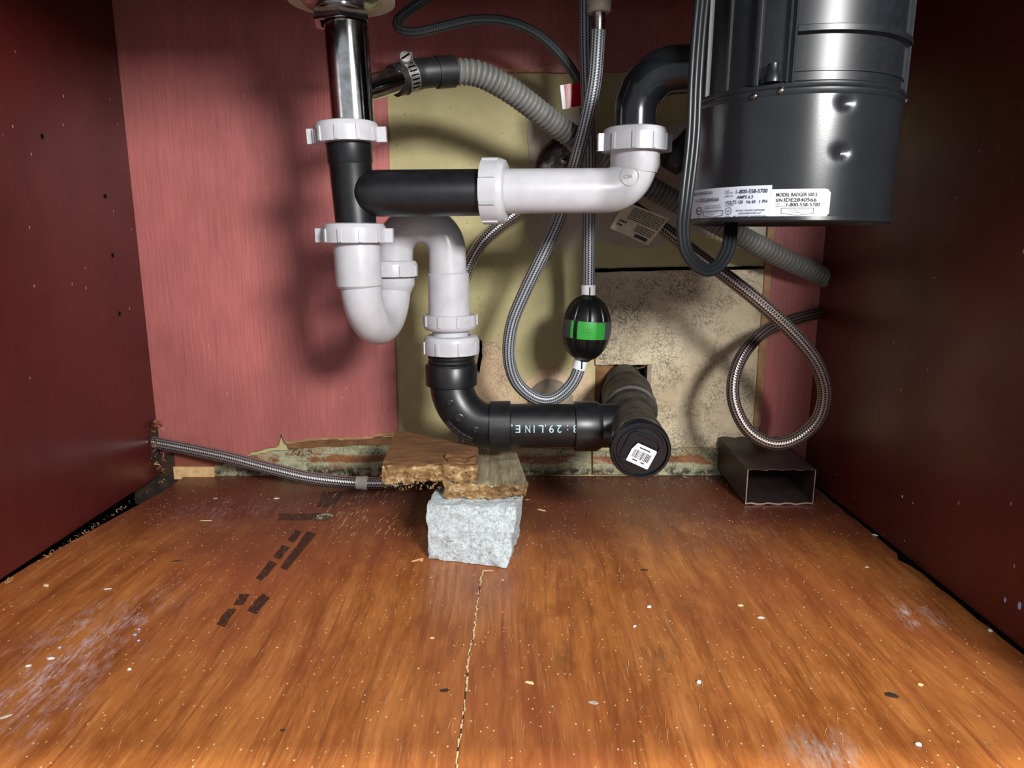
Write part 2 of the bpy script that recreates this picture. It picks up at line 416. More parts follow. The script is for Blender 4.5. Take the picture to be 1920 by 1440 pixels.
def text2d(body, size, bold=False):
    cu = bpy.data.curves.new('lettering', 'FONT'); cu.body = body; cu.size = 1; cu.resolution_u = 3
    if bold: cu.offset = .012
    o = bpy.data.objects.new('lettering', cu); me = bpy.data.meshes.new_from_object(o)
    vs = [(v.co.x * size, v.co.y * size) for v in me.vertices]; fs = [tuple(p.vertices) for p in me.polygons]
    bpy.data.objects.remove(o); bpy.data.curves.remove(cu); bpy.data.meshes.remove(me)
    wd = max(v[0] for v in vs) - min(v[0] for v in vs); x0 = min(v[0] for v in vs)
    return [(x - x0, y) for x, y in vs], fs, wd
def letter(g, body, size, place, x, y, width=None, bold=False, align='l'):   # place(x, y) puts sheet coordinates on the surface
    vs, fs, wd = text2d(body, size, bold); k = width / wd if width else 1
    if align == 'c': x -= wd * k / 2
    g.add([place(x + a * k, y + b) for a, b in vs], fs)
def jag(a, b, n, amp, axis, seed=0):
    a, b = Vector(a), Vector(b); ax = Vector(axis); rnd = random.Random(seed)
    return [a.lerp(b, i / n) + ax * (rnd.uniform(-amp, amp) if 0 < i < n else 0) for i in range(n)]

# ================================================================== the setting
XL, XR, YB, YF, ZT = -.470, .392, .894, .33, .74
PY = .888                                                   # front of the red rear panel
# floor sheet with its ragged side edges
left = [F(338, 899), F(307, 921), F(225, 966), F(140, 1012), F(60, 1058), F(0, 1094)]
left = [left[0]] + [p + Vector((random.uniform(-.0012, .0012), 0, 0)) for p in left[1:]]
fl = [Vector((XL + .012, YF, 0))] + left[::-1] + [Vector((XL + .030, YB - .006, 0))]
ri = jag((XR - .004, YB - .006, 0), (XR - .004, YF, 0), 40, .0011, (1, 0, 0), 3)
ri = [p - Vector((.010 * max(0, 1 - abs(p.y - F(1690, 1052).y) / .013), 0, 0)) for p in ri]
fl = fl + ri + [Vector((XR - .004, YF, 0))]
fl = [Vector((p.x, p.y, 0)) for p in fl]
floor = struct('floor', Geo().prism(fl[::-1], (0, 0, -.016)), 'floor_wood', label='orange stained plywood cabinet floor with scuffs and a long crack')
struct('floor_base', Geo().box((0, .62, -.045), (.60, .36, .005)), 'dark_gap', floor)  # widened dark sheet, its colour carries the shade below the floor
for sx_ in (-1, 1): struct('gap_light_block', Geo().box((sx_ * .56, .62, .02), (.05, .36, .065)), 'dark_gap', floor)  # added dark blocks close off outside light so the floor gaps read black
# side walls
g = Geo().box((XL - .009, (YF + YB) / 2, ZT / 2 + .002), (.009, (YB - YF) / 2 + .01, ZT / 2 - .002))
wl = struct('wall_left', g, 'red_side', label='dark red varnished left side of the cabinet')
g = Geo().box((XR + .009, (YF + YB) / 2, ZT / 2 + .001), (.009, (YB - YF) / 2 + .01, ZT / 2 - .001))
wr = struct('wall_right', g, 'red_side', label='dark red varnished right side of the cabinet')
# shelf pin holes of the left wall and its small dents
for (u, v) in ((197, 368), (211, 479), (224, 588), (79, 256)):
    p = S(u, v, XL); g = Geo().lathe([(.0030, 0), (.0030, .0006), (.0022, .0004), (.0018, -.001)], p, (1, 0, 0), 14)
    obj('pin_hole', g, 'cavity', wl)
# counter, rails, sink bowls above
struct('ceiling', Geo().box((0, .62, ZT + .02), (.56, .32, .02)), 'counter', label='underside of the countertop')
struct('trim_1', Geo().box((0, YF - .008, .6525), (.49, .008, .0875)), 'red_side', label='unseen red front rail set low to shade the rear panel top')  # out of view, lowered so its shadow darkens the panel top
struct('trim_2', Geo().box((.4175, YF - .008, .30), (.0325, .008, .265)), 'red_side', label='unseen red front stile added at the right to block the lamp')  # out of view, added to keep the work light off the right panel
struct('trim_3', Geo().box((-.485, YF - .008, .30), (.0225, .008, .265)), 'red_side', label='red front stile at the left of the opening')
# plaster wall with the square opening for the drain
hx0, hx1 = W(1116, 700, YB).x, W(1216, 700, YB).x; hz0, hz1 = W(1160, 757, YB).z, W(1160, 682, YB).z
g = Geo()
def wbox(g, x0, x1, z0, z1, y0, y1): return g.box(((x0 + x1) / 2, (y0 + y1) / 2, (z0 + z1) / 2), ((x1 - x0) / 2, (y1 - y0) / 2, (z1 - z0) / 2))
X0, X1 = XL - .018, XR + .018
wbox(g, X0, hx0, -.04, ZT, YB, YB + .02); wbox(g, hx1, X1, -.04, ZT, YB, YB + .02)
wbox(g, hx0, hx1, -.04, hz0, YB, YB + .02); wbox(g, hx0, hx1, hz1, ZT, YB, YB + .02)
wb = struct('wall_back', g, 'plaster', label='yellow-green plaster wall behind the cabinet')
g = Geo(); wbox(g, hx0 - .02, hx1 + .02, hz0 - .02, hz1 + .02, YB + .09, YB + .10)
for a in ((hx0 - .022, hx0 - .02, hz0 - .02, hz1 + .02), (hx1 + .02, hx1 + .022, hz0 - .02, hz1 + .02), (hx0 - .02, hx1 + .02, hz0 - .022, hz0 - .02), (hx0 - .02, hx1 + .02, hz1 + .02, hz1 + .022)):
    wbox(g, *a, YB + .02, YB + .10)
obj('opening_cavity', g, 'cavity', wb)
def patch(name, px, mat, y=YB, th=.0012, amp=.0015, sub=6, seed=1, label=None):
    pts = []; rnd = random.Random(seed); n = len(px)
    for i in range(n):
        a, b = W(*px[i], y), W(*px[(i + 1) % n], y)
        for k in range(sub):
            p = a.lerp(b, k / sub)
            if k or amp > .001: p += Vector((rnd.uniform(-amp, amp), 0, rnd.uniform(-amp, amp)))
            pts.append(p + Vector((0, -th, 0)))
    o = obj(name, Geo().prism(pts, (0, th * .98, 0)), mat, wb, 0)
    if label: o['label'] = label
    return o
patch('plaster_patch', [(990, 205), (1120, 215), (1122, 300), (1112, 450), (1060, 468), (1000, 462), (985, 440), (992, 330)], 'compound', seed=2, label='grey skim coat patch')
patch('plaster_patch', [(1118, 300), (1250, 330), (1300, 420), (1230, 470), (1112, 452)], 'compound', th=.0009, seed=5)
patch('plaster_patch', [(1222, 232), (1330, 230), (1448, 300), (1452, 448), (1300, 440), (1236, 400)], 'compound_white', th=.0016, seed=3, label='whitish filler patch')
patch('plaster_patch', [(880, 640), (935, 638), (944, 690), (975, 770), (1000, 845), (905, 845), (880, 740)], 'peach', th=.0018, seed=4, label='peach coloured bare plaster')
patch('plaster_patch', [(985, 720), (1010, 692), (1050, 684), (1064, 700), (1108, 690), (1108, 845), (1000, 845), (968, 760)], 'peach', th=.0010, seed=8)
patch('crack', [(1112, 504), (1250, 501), (1448, 499), (1450, 503), (1300, 507), (1240, 508), (1112, 512)], 'dark_gap', th=.0024, amp=.0005, sub=8, seed=6)
patch('crack', [(896, 632), (904, 640), (905, 668), (899, 700), (893, 690), (899, 660)], 'dark_gap', th=.0024, amp=.0006, sub=3, seed=7)
# nailed-on beige board with the notch for the opening
bp = [(1114, 511), (1240, 507), (1438, 505), (1424, 640), (1410, 845), (1400, 888), (1222, 888), (1219, 752), (1216, 683), (1116, 683)]
bb = patch('patch_board', bp, 'patch_board', th=.0042, amp=.0006, sub=5, seed=9, label='dirty beige board with mould specks')
g = Geo(); wbox(g, W(1211, 720, YB).x, W(1219, 720, YB).x, hz0, hz1 + .0005, YB - .006, YB + .012); obj('opening_edge', g, 'stone_cap', wb)
g = Geo().prism([W(1116, 684, YB), W(1150, 686, YB), W(1200, 690, YB), W(1214, 684, YB), W(1206, 690, YB), W(1180, 694, YB), W(1146, 700, YB), W(1128, 726, YB), W(1122, 757, YB), W(1116, 757, YB)], (0, .006, 0))
obj('torn_edge', g, 'scrap_brown', wb, 0)
g = Geo(); g.lathe([(.030, 0), (.030, .003), (.026, .0065), (.018, .009), (.0001, .010)], W(1032, 752, YB), (0, -1, 0), 28); obj('plastered_disc', g, 'stone_cap', wb)
# lower rotted plaster strip along the floor
pts = [W(402, 866, PY), W(470, 856, PY), W(520, 846, PY), W(600, 838, PY), W(720, 835, PY), W(820, 838, PY), W(960, 842, PY), W(1108, 842, PY)]
lo = [W(1108, 889, PY), W(960, 891, PY), W(720, 892, PY), W(402, 896, PY)]
top = []
for a, b in zip(pts[:-1], pts[1:]): top += jag(a, b, 6, .0012, (0, 0, 1), int(a.x * 9999))
obj('rotten_strip', Geo().prism([p + Vector((0, .0005, 0)) for p in top + [pts[-1]] + lo], (0, .0052, 0)), 'rot', wb, 0)
pts = [W(1112, 845, PY), W(1200, 850, PY), W(1290, 838, PY), W(1372, 842, PY), W(1372, 892, PY), W(1112, 889, PY)]
obj('rotten_strip', Geo().prism([p + Vector((0, -.0004, 0)) for p in pts], (0, .004, 0)), 'rot', wb, 0)
g = Geo(); a, b = W(327, 874, PY), W(404, 897, PY); wbox(g, a.x, b.x, b.z, a.z, PY - .004, PY + .004); obj('wood_block', g, 'pale_wood', wb)
g = Geo(); a, b = W(327, 850, PY), W(402, 873, PY); wbox(g, a.x, b.x, b.z, a.z, PY - .001, PY + .004); obj('wood_block', g, 'torn_red', wb)
# red rear panel, an upside-down U round the opening, torn along its foot
xl, xr = W(735, 480, PY).x, W(1452, 450, PY).x; zt = W(900, 131, PY).z
zA = W(320, 850, PY).z
out = [Vector((XL, PY, ZT)), Vector((XL, PY, zA))]
foot = [W(330, 852, PY), W(400, 866, PY), W(455, 860, PY), W(475, 846, PY), W(520, 838, PY), W(527, 812, PY), W(536, 832, PY), W(600, 824, PY), W(680, 824, PY), W(744, 812, PY)]
for a, b in zip(foot[:-1], foot[1:]): out += jag(a, b, 5, .0010, (0, 0, 1), int(a.x * 7777))
out += [Vector((xl, PY, foot[-1].z))] + jag((xl, PY, zt - .004), (xr, PY, zt), 30, .0012, (0, 0, 1), 12) + [Vector((xr, PY, zt)), Vector((xr, PY, .0)), Vector((XR, PY, 0)), Vector((XR, PY, ZT))]
pan = struct('wall_panel_back', Geo().prism(out, (0, .0055, 0)), 'red_back', label='red stained plywood rear panel with a rough cut-out')
# torn veneer edge, dark delaminated strip, cut-out strip
g = Geo()
for a, b in zip(foot[4:9], foot[5:10]):
    q = jag(a, b, 8, .0016, (0, 0, 1), int(a.x * 5555)) + [b]
    g.prism([p + Vector((0, -.0008, .0030)) for p in q] + [p + Vector((0, -.0008, 0)) for p in q[::-1]], (0, .0010, 0))
obj('torn_veneer', g, 'tan_wood', pan, 0)
g = Geo().prism([p + Vector((0, .0016, 0)) for p in (W(536, 829, PY), W(620, 824, PY), W(744, 820, PY), W(744, 842, PY), W(640, 841, PY), W(540, 842, PY))], (0, .002, 0)); obj('peeled_layer', g, 'scrap_brown', pan, 0)
g = Geo(); wbox(g, xr - .0095, xr - .0005, W(1440, 800, PY).z, W(1440, 425, PY).z, PY - .001, PY + .006); obj('edge_strip', g, 'tan_wood', pan)
g = Geo().prism([W(838, 132, PY - .001), W(900, 128, PY - .001), W(1000, 130, PY - .001), W(1040, 122, PY - .001), W(1084, 126, PY - .001), W(1084, 129, PY - .001), W(1040, 125, PY - .001), W(1000, 134, PY - .001), W(972, 132, PY - .001), W(968, 140, PY - .001), W(962, 132, PY - .001), W(900, 134, PY - .001)], (0, .0008, 0)); obj('torn_veneer', g, 'chip_wood', pan, 0)
g = Geo(); rnd = random.Random(17)
for (u, v, du, dv, n_) in ((430, 235, 30, 50, 14), (440, 400, 35, 60, 16), (470, 470, 25, 30, 14), (450, 540, 25, 40, 20), (450, 660, 20, 30, 10), (560, 780, 150, 25, 8)):
    for k in range(n_):
        a = W(u + rnd.gauss(0, du * .6), v + rnd.gauss(0, dv * .6), PY - .0002); L_ = rnd.choice([.0008, .0012, .002, .006]); wd = .0003; an = rnd.gauss(1.57, .25); d = Vector((math.cos(an), 0, math.sin(an)))
        q = d.cross(Vector((0, 1, 0))) * wd
        g.add([a - d * L_, a + q, a + d * L_, a - q], [(0, 1, 2, 3)])
tag(obj('scratch_marks', g, 'chip_wood', pan, 0), kind='stuff')
for i_, (u, v, r_) in enumerate(((1885, 1125, .0022), (1912, 1136, .0034), (1692, 931, .0016), (1712, 943, .0008), (1696, 1014, .0007), (1752, 521, .0010))):
    p = S(u, v, XR); o = [p + Vector((-.0002, math.cos(k) * r_ * .55, math.sin(k) * r_)) for k in (0, .9, 1.8, 2.7, 3.6, 4.5, 5.4)]
    obj('paint_spot', Geo().prism(o, (.0001, 0, 0)), 'crumb_blue' if i_ < 2 else 'crumb', wr, 0)
g = Geo(); wbox(g, XL - .04, W(327, 860, PY).x, -.045, W(327, 850, PY).z, PY, PY + .004); obj('corner_shade', g, 'cavity', wb)  # dark slab over the plaster, stands in for the corner's shade
# ragged hole in the left wall
g = Geo(); hc = S(291, 838, XL); rnd = random.Random(4); ring = []
for i in range(26):
    a = 2 * math.pi * i / 26; ring.append(hc + Vector((.0006, math.cos(a) * .014 * rnd.uniform(.8, 1.15), math.sin(a) * .034 * rnd.uniform(.85, 1.12))))
g.prism(ring, (.0004, 0, 0)); obj('ragged_hole', g, 'cavity', wl, 0)
for i in range(26):
    a = 2 * math.pi * i / 26 + rnd.uniform(-.1, .1); rr = rnd.uniform(.85, 1.1)
    c = hc + Vector((.001, math.cos(a) * .0135 * rr, math.sin(a) * .033 * rr)); s_ = rnd.uniform(.0030, .0064)
    o = [c + Vector((rnd.uniform(0, .008), rnd.uniform(-1, 1) * s_ * .6, rnd.uniform(-1, 1) * s_)) for _ in range(4)]
    obj('wood_splinter', Geo().prism(o, (.0012, 0, 0)), rnd.choice(['torn_red', 'torn_red', 'tan_wood', 'scrap_brown']), wl, 0)
# floor: crack, ink stamps, scratches
def dec(px, z=.0002, sub=3, amp=.0006, seed=0):
    rnd = random.Random(seed); pts = []
    for i in range(len(px)):
        a, b = F(*px[i]), F(*px[(i + 1) % len(px)])
        for k in range(sub):
            p = a.lerp(b, k / sub) + Vector((rnd.uniform(-amp, amp), rnd.uniform(-amp, amp), z)); pts.append(p)
    return pts
t = NT('stamp_ink'); nn = t.noise(t.co(scale=(1, .6, 1)), 330, 4, .7)
t.set(base=srgb(52, 38, 31), rough=.55, alpha=t.ramp(nn, [(.40, .9), (.56, .6), (.68, .1)])); MAT['stamp_ink'] = t.m
t = NT('stamp_faint'); nn = t.noise(t.co(scale=(2, .4, 1)), 160, 4, .7)
t.set(base=srgb(52, 44, 40), rough=.6, alpha=t.ramp(nn, [(.38, .75), (.66, .1)])); MAT['stamp_faint'] = t.m
def z7(*pts): return [(360 + x * .2222, 880 + y * .2222) for x, y in pts]
for i, px in enumerate([[(870, 512), (928, 525), (858, 622), (803, 600)], [(760, 638), (824, 658), (742, 762), (688, 735)], [(655, 765), (718, 800), (585, 948), (543, 915)],
                        [(975, 522), (1048, 545), (800, 852), (738, 835)], [(400, 1050), (495, 1055), (425, 1150), (348, 1142)], [(590, 1050), (655, 1085), (550, 1222), (458, 1200)], [(300, 1180), (378, 1178), (272, 1334), (203, 1305)]]):
    obj('ink_stamp', Geo().add(dec(z7(*px), .0002 + i * 2e-5, 5, .0007, i), [tuple(range(20))]), 'stamp_ink', floor, 0)
for i, px in enumerate([[(735, 375), (1110, 372), (1100, 432), (725, 430)], [(1110, 185), (1285, 190), (1200, 325), (1050, 320)]]):
    obj('ink_stamp', Geo().add(dec(z7(*px), .00018 + i * 2e-5, 6, .0006, 30 + i), [tuple(range(24))]), 'stamp_faint', floor, 0)
g = Geo(); rnd = random.Random(21); line = [(906, 1070), (900, 1100), (893, 1150), (888, 1190), (880, 1225), (874, 1290), (868, 1350), (858, 1410), (855, 1445)]
cl = [F(*p) for p in line]; pc = catmull(cl, .004)
for i in range(len(pc) - 1):
    a, b = pc[i], pc[i + 1]; wd = rnd.uniform(.0003, .0006)
    g.add([a + Vector((-wd, 0, .0003)), a + Vector((wd, 0, .0003)), b + Vector((wd * rnd.uniform(.6, 1.3), 0, .0003)), b + Vector((-wd, 0, .0003))], [(0, 1, 2, 3)])
obj('floor_crack', g, 'cavity', floor, 0)
g = Geo()
for i in range(len(pc) - 1):
    if rnd.random() < .85:
        a, b = pc[i], pc[i + 1]; wd = rnd.uniform(.0003, .0011); dx = rnd.uniform(-.0006, .0006)
        g.add([a + Vector((dx - wd, 0, .0005)), a + Vector((dx + wd, 0, .0005)), b + Vector((dx + wd * .7, 0, .0007)), b + Vector((dx - wd * .7, 0, .0006))], [(0, 1, 2, 3)])
obj('crack_filler', g, 'crumb_tan', floor, 0)
g = Geo(); rnd = random.Random(5)
for k in range(70):
    u, v = rnd.uniform(610, 770), rnd.uniform(905, 1010); a = F(u, v); L = rnd.uniform(.006, .026); wd = rnd.uniform(.0003, .0009); sl = rnd.uniform(-.05, .25)
    g.add([a + Vector((0, 0, .0003)), a + Vector((wd, L * .5, .0004)), a + Vector((sl * L, L, .0003)), a + Vector((-wd, L * .5, .0004))], [(0, 1, 2, 3)])
tag(obj('raised_grain', g, 'chip_wood', floor, 0), kind='stuff')
g = Geo()
for k in range(420):
    u, v = rnd.uniform(60, 1880), rnd.uniform(930, 1420); a = F(u, v)
    if a.x < XL + .03 or a.x > XR - .02: continue
    L = rnd.uniform(.004, .02); wd = rnd.uniform(.00012, .0003); an = rnd.gauss(1.5, .3); d = Vector((math.cos(an), math.sin(an), 0))
    g.add([a + Vector((0, 0, .0003)), a + d * L * .5 + Vector((wd, 0, .0003)), a + d * L + Vector((0, 0, .0003)), a + d * L * .5 + Vector((-wd, 0, .0003))], [(0, 1, 2, 3)])
tag(obj('fine_scratches', g, 'chip_wood', floor, 0), kind='stuff')

# ================================================================== sink above
sk = thing('kitchen_sink', 'steel double bowl kitchen sink seen from below', 'sink', (0, .62, .566))
for (x0, x1, nm) in ((-.36, .03, 'bowl'), (.06, .36, 'bowl')):
    g = Geo(); g.box(((x0 + x1) / 2, .615, .645), ((x1 - x0) / 2, .195, .079)); obj(nm, g, 'sink_steel', sk)

# ================================================================== slip nuts
def slip_nut(name, label, c, axis, r, h, mat='pvc_white', wings=None, ribs=10, up=1, phase=.1, wing_h=.7, ww=.008, bore=.02):
    az = Vector(axis).normalized()
    root = thing(name, label, 'slip nut', Vector(c) - az * (h / 2), 'plastic slip nuts of the drain')
    b = Vector(c) - az * (h / 2) if up > 0 else Vector(c) + az * (h / 2); ad = az * up
    g = Geo().lathe([(bore, 0), (r, 0), (r, h * .68), (r * .985, h * .80), (r * .93, h * .95), (r * .84, h), (bore, h)], b, ad, 48, close=True)
    obj('nut_ring', g, mat, root)
    ax = Vector((1, 0, 0)) if abs(az.x) < .8 else Vector((0, 0, 1)); ax = (ax - az * ax.dot(az)).normalized(); ay = az.cross(ax)
    for i in range(ribs):
        a = 2 * math.pi * (i + phase) / ribs; d = ax * math.cos(a) + ay * math.sin(a); tt = az.cross(d)
        g = Geo().box(b + ad * (h * .36) + d * (r + .0002), (.0011, .0015, h * .33), (d, tt, ad)); obj('rib', g, mat, root)
    if wings is not None:
        for s in (0, math.pi):
            a = wings + s; d = ax * math.cos(a) + ay * math.sin(a); tt = az.cross(d)
            g = Geo().box(b + ad * (h * .38) + d * (r + ww * .45), (ww * .55, .0035, h * .36), (d, tt, ad)); obj('wing', g, mat, root)
    return root
Y1 = .655
P = lambda u, v, Y=Y1: W(u, v, Y)

# ================================================================== left drain stack
tp = thing('drain_tailpiece', 'polished chrome sink tailpiece with side branch under the strainer', 'drain pipe', P(664, 235))
ax1 = (P(650, 60) - P(663, 235)).normalized()
g = Geo().tube([P(665, 262), P(649, 48)], .0190, 40); obj('tube', g, 'chrome', tp)
g = Geo().lathe([(.0205, 0), (.026, 0), (.0262, .004), (.0248, .009), (.0205, .009)], P(641, 46), ax1, 6, close=True, xdir=(1, -.35, 0)); obj('hex_nut', g, 'chrome', tp, 20)
g = Geo().lathe([(.0212, 0), (.0212, .010)], P(640, 34), ax1, 48, rmod=lambda a, z: 1 + .02 * math.sin(24 * a)); obj('threaded_collar', g, 'chrome', tp, 25)
g = Geo().lathe([(.019, 0), (.030, .002), (.034, .006), (.034, .010), (.038, .013), (.040, .030), (.044, .052)], P(640, 17), (0, 0, 1), 40); obj('strainer_cup', g, 'chrome_dull', tp)
g = Geo().lathe([(.034, 0), (.046, .0), (.046, .003), (.034, .003)], P(640, 3), (0, 0, 1), 40, close=True); obj('friction_washer', g, 'washer', tp)
br0, br1 = P(668, 172), W(775, 141, .700)
g = Geo().tube([br0, br1], .0112, 28); obj('side_branch', g, 'chrome', tp)

slip_nut('slip_nut', 'white winged slip nut under the chrome tailpiece', P(650.5, 250), ax1, .0288, .0180, wings=0.03, ribs=10, phase=.35, ww=.0065)
te = thing('drain_tee', 'black plastic sanitary tee between two white winged nuts', 'drain tee', P(665, 420))
ax2 = (P(653, 290) - P(665, 420)).normalized()
g = Geo().lathe([(.0175, 0), (.0202, .0005), (.0202, .020), (.0196, .021), (.0192, .0225), (.0188, .056), (.0185, .078)], P(653, 262), -ax2, 40); obj('body', g, 'abs_black', te)
b0, b1 = W(668, 363, Y1 - .003), W(915, 361, Y1 - .001); bd = (b1 - b0).normalized()
g = Geo().lathe([(.0001, -.0045), (.0080, -.0035), (.0140, -.0005), (.0185, .0055), (.0203, .013), (.0207, .022), (.0207, (b1 - b0).length)], b0, bd, 40); obj('branch', g, 'abs_black', te)
g = Geo()
for k in range(9):
    a = k * .7; pp = b0 + bd * (.024 + .0024 * math.cos(a)); 
slip_nut('slip_nut', 'white slip nut turned sideways joining black tee and white elbow', W(929, 359, Y1 - .001), (1, -.16, 0), .0292, .0215, ribs=8, phase=.5, up=1, wings=None)
ep = thing('drain_elbow', 'scuffed white plastic elbow pipe running to the disposer outlet', 'drain elbow', W(1190, 395, Y1))
path = fillet([W(925, 359, Y1 - .001), W(1196, 357, Y1), W(1188, 262, Y1)], .026, 16)
epath = [a.lerp(b, q / 12) for a, b in zip(path[:-1], path[1:]) for q in range(12)]
g = Geo().tube(path, .0199, 36); e0 = obj('pipe', g, 'pvc_white', ep)
g = Geo().lathe([(.0199, -.006), (.0222, 0), (.0224, .016), (.0205, .018)], W(1190, 312, Y1), (0, 0, 1), 36); obj('socket', g, 'pvc_white', ep)
slip_nut('slip_nut', 'white winged slip nut at the black disposer outlet', W(1190, 263, Y1), (0, 0, 1), .0292, .0205, wings=.10, ribs=10, phase=.2, ww=.0045)
# moulded ring mark on the elbow, laid on its rounded side
cm = W(1180, 331, Y1 - .018)
def on_elbow(x, z):
    d = min(math.hypot(p.x - x, p.z - z) for p in epath); return Vector((x, Y1 - .0005 - math.sqrt(max(.0, .0199 ** 2 - d * d)) - .0004, z))
g = Geo(); n = 40; vs_ = []
for k in range(n):
    a = 2 * math.pi * k / n
    for r_ in (.0078, .0083): vs_.append(on_elbow(cm.x + math.cos(a) * r_, cm.z + math.sin(a) * r_))
g.add(vs_, [(2 * k, 2 * k + 1, (2 * k + 3) % (2 * n), (2 * k + 2) % (2 * n)) for k in range(n)])
letter(g, 'CSA', .0042, lambda x, y: on_elbow(cm.x + x, cm.z + y), -.0048, -.0014)
obj('moulded_mark', g, 'washer', e0, 0)

# ---- P-trap
slip_nut('slip_nut', 'white winged slip nut under the black tee on the trap', P(665, 437), (0, 0, 1), .0290, .0175, wings=-.02, ribs=10, phase=.1, ww=.0068)
pt = thing('p_trap', 'glossy white plastic trap J-bend below the black tee', 'drain trap', W(700, 648, .69))
zb = W(700, 648, .69).z + .0192
A = P(677, 560); B = W(737, 520, .742)
path = fillet([P(669, 440), Vector((A.x + .0015, A.y, zb)), Vector((B.x - .001, B.y, zb)), Vector((B.x, B.y, B.z + .004))], [.0437, .0437], 18)
g = Geo().tube(path, .0188, 36); obj('bend', g, 'pvc_white', pt)
g = Geo().lathe([(.0188, 0), (.0212, .0025), (.0215, .044), (.0213, .046)], P(674, 540), (P(668, 445) - P(674, 540)), 40); obj('socket', g, 'pvc_white', pt)
g = Geo().lathe([(.0188, -.012), (.0215, -.006), (.0228, -.004), (.0228, .003), (.021, .004)], W(737, 527, .742), (0, 0, 1), 36); obj('rim', g, 'pvc_white', pt)
slip_nut('slip_nut', 'white wingless nut joining the two trap halves behind', W(735, 503, .742), (0, 0, 1), .0268, .0165, ribs=8, phase=.62)
ta = thing('trap_arm', 'white plastic return bend arching over to the black adapter', 'drain pipe', W(842, 596, .738))
T1 = W(738, 505, .742); T2 = W(838, 505, .738); ztop = W(800, 405, .74).z - .006
path = fillet([T1, Vector((T1.x + .004, T1.y, ztop - .004)), Vector((T2.x, T2.y, ztop)), W(845, 640, .737)], [.0275, .0275], 18)
g = Geo().tube(path, .0194, 36); obj('bend', g, 'pvc_white', ta)
g = Geo().lathe([(.0194, 0), (.0216, -.002), (.0220, -.045), (.0195, -.0455)], W(841, 510, .738), (0, 0, 1), 36); obj('sleeve', g, 'pvc_white', ta)
slip_nut('slip_nut', 'white upper slip nut below the return bend sleeve', W(844, 604, .738), (0, 0, 1), .0282, .0165, ribs=9, phase=.3, up=-1)
g = Geo(); 
slip_nut('slip_nut', 'cloudy white octagonal nut on the black threaded adapter', W(846.5, 645, .738), (0, 0, 1), .0295, .0195, 'pvc_nylon', ribs=8, phase=.45)

# ---- black waste line
wl_ = thing('threaded_elbow', 'black plastic threaded adapter elbow resting on wood scraps', 'drain elbow', W(880, 840, .72))
YE = .725
E0 = W(847, 690, .738); zc_ = W(950, 798, YE).z
g = Geo().lathe([(.0245 + (.0012 if k % 2 else 0), .0022 * k) for k in range(8)], W(847, 688, .738), (0, 0, 1), 40); obj('thread', g, 'abs_black', wl_, 25)
g = Geo().lathe([(.0262, 0), (.0278, .001), (.0280, .022), (.0268, .0235)], W(847, 722, .738), (0, 0, 1), 40); obj('hub', g, 'abs_black', wl_)
path = fillet([Vector((E0.x, .738, E0.z)), Vector((E0.x, .730, zc_)), W(935, 798, YE)], .046, 22)
g = Geo().tube(path, .0236, 40); eb = obj('elbow', g, 'abs_black', wl_)
hx = W(918, 799, YE)
g = Geo().lathe([(.0236, 0), (.0272, .0006), (.0274, .0220), (.0262, .0228)], hx, (1, 0, 0), 40); obj('hub', g, 'abs_black', wl_)
# moulded studs on the elbow, sticker stripe
cc = Vector((E0.x + .046, .730, zc_ + .046))
for k, (ang, r_) in enumerate(((200, .0036), (222, .0050), (247, .0036))):
    d = Vector((math.cos(R(ang)), 0, math.sin(R(ang)))); p = cc + d * .049 + Vector((0, .0025 - .0065 * (ang - 180) / 90 - .0236, 0))
    g = Geo().lathe([(r_, -.003), (r_, .0008), (r_ * .8, .0012), (r_ * .72, .0005), (.0001, .0005)], p, (0, -1, 0), 18); st = obj('moulded_stud', g, 'abs_black', wl_)
    if k == 1: obj('moulded_bar', Geo().box(p + Vector((0, -.0009, 0)), (.0009, .0005, .0038), (Vector((.8, 0, .6)), Vector((0, 1, 0)), Vector((-.6, 0, .8)))), 'abs_black', st)
g = Geo()
for k in range(16):
    ang = 218 + k * 1.95; d = Vector((math.cos(R(ang)), 0, math.sin(R(ang)))); rad = math.cos(R(40)); 
    p = cc + d * (.046 + .0240 * .70) + Vector((0, .0025 - .0065 * (ang - 180) / 90 - .0243 * .714, 0)); nrm = (d * .70 + Vector((0, -.714, 0))).normalized(); tan = Vector((-d.z, 0, d.x)); wid = nrm.cross(tan)
    g.box(p, (.0005, .00065 if k % 3 else .0004, .0040), (nrm, tan, wid))
obj('barcode_strip', g, 'bulb_grey', eb, 0)
# pipe with the printed line
hp = W(958, 798, YE); hq = W(1085, 798, YE)
pp_ = thing('drain_pipe', 'black plastic drain pipe printed with pale blue upside-down code', 'drain pipe', hp - Vector((0, 0, .0238)))
g = Geo().tube([hp - Vector((.01, 0, 0)), hq], .0236, 40); pb = obj('pipe', g, 'abs_black', pp_)
def on_pipe(x, y, cx, rr=.0238, phi0=.10): 
    ph = phi0 + y / rr; return Vector((cx + x, YE - rr * math.cos(ph), zc_ + rr * math.sin(ph)))
g = Geo(); cx0 = W(1076, 800, YE).x
pxc = [('8', 1080), (':', 1062), ('2', 1050), ('9', 1036), (',', 1022), ('L', 1017), ('I', 1001), ('N', 993), ('E', 975), (',', 961)]
for ch, u_ in pxc:
    letter(g, ch, .0118, lambda x, y: on_pipe(-x, -y, 0, .02412, .28), -W(u_, 800, YE).x, 0, width={':': .0012, ',': .0012, 'I': .0010}.get(ch, .0050))
obj('printed_code', g, 'print_blue', pb, 0)
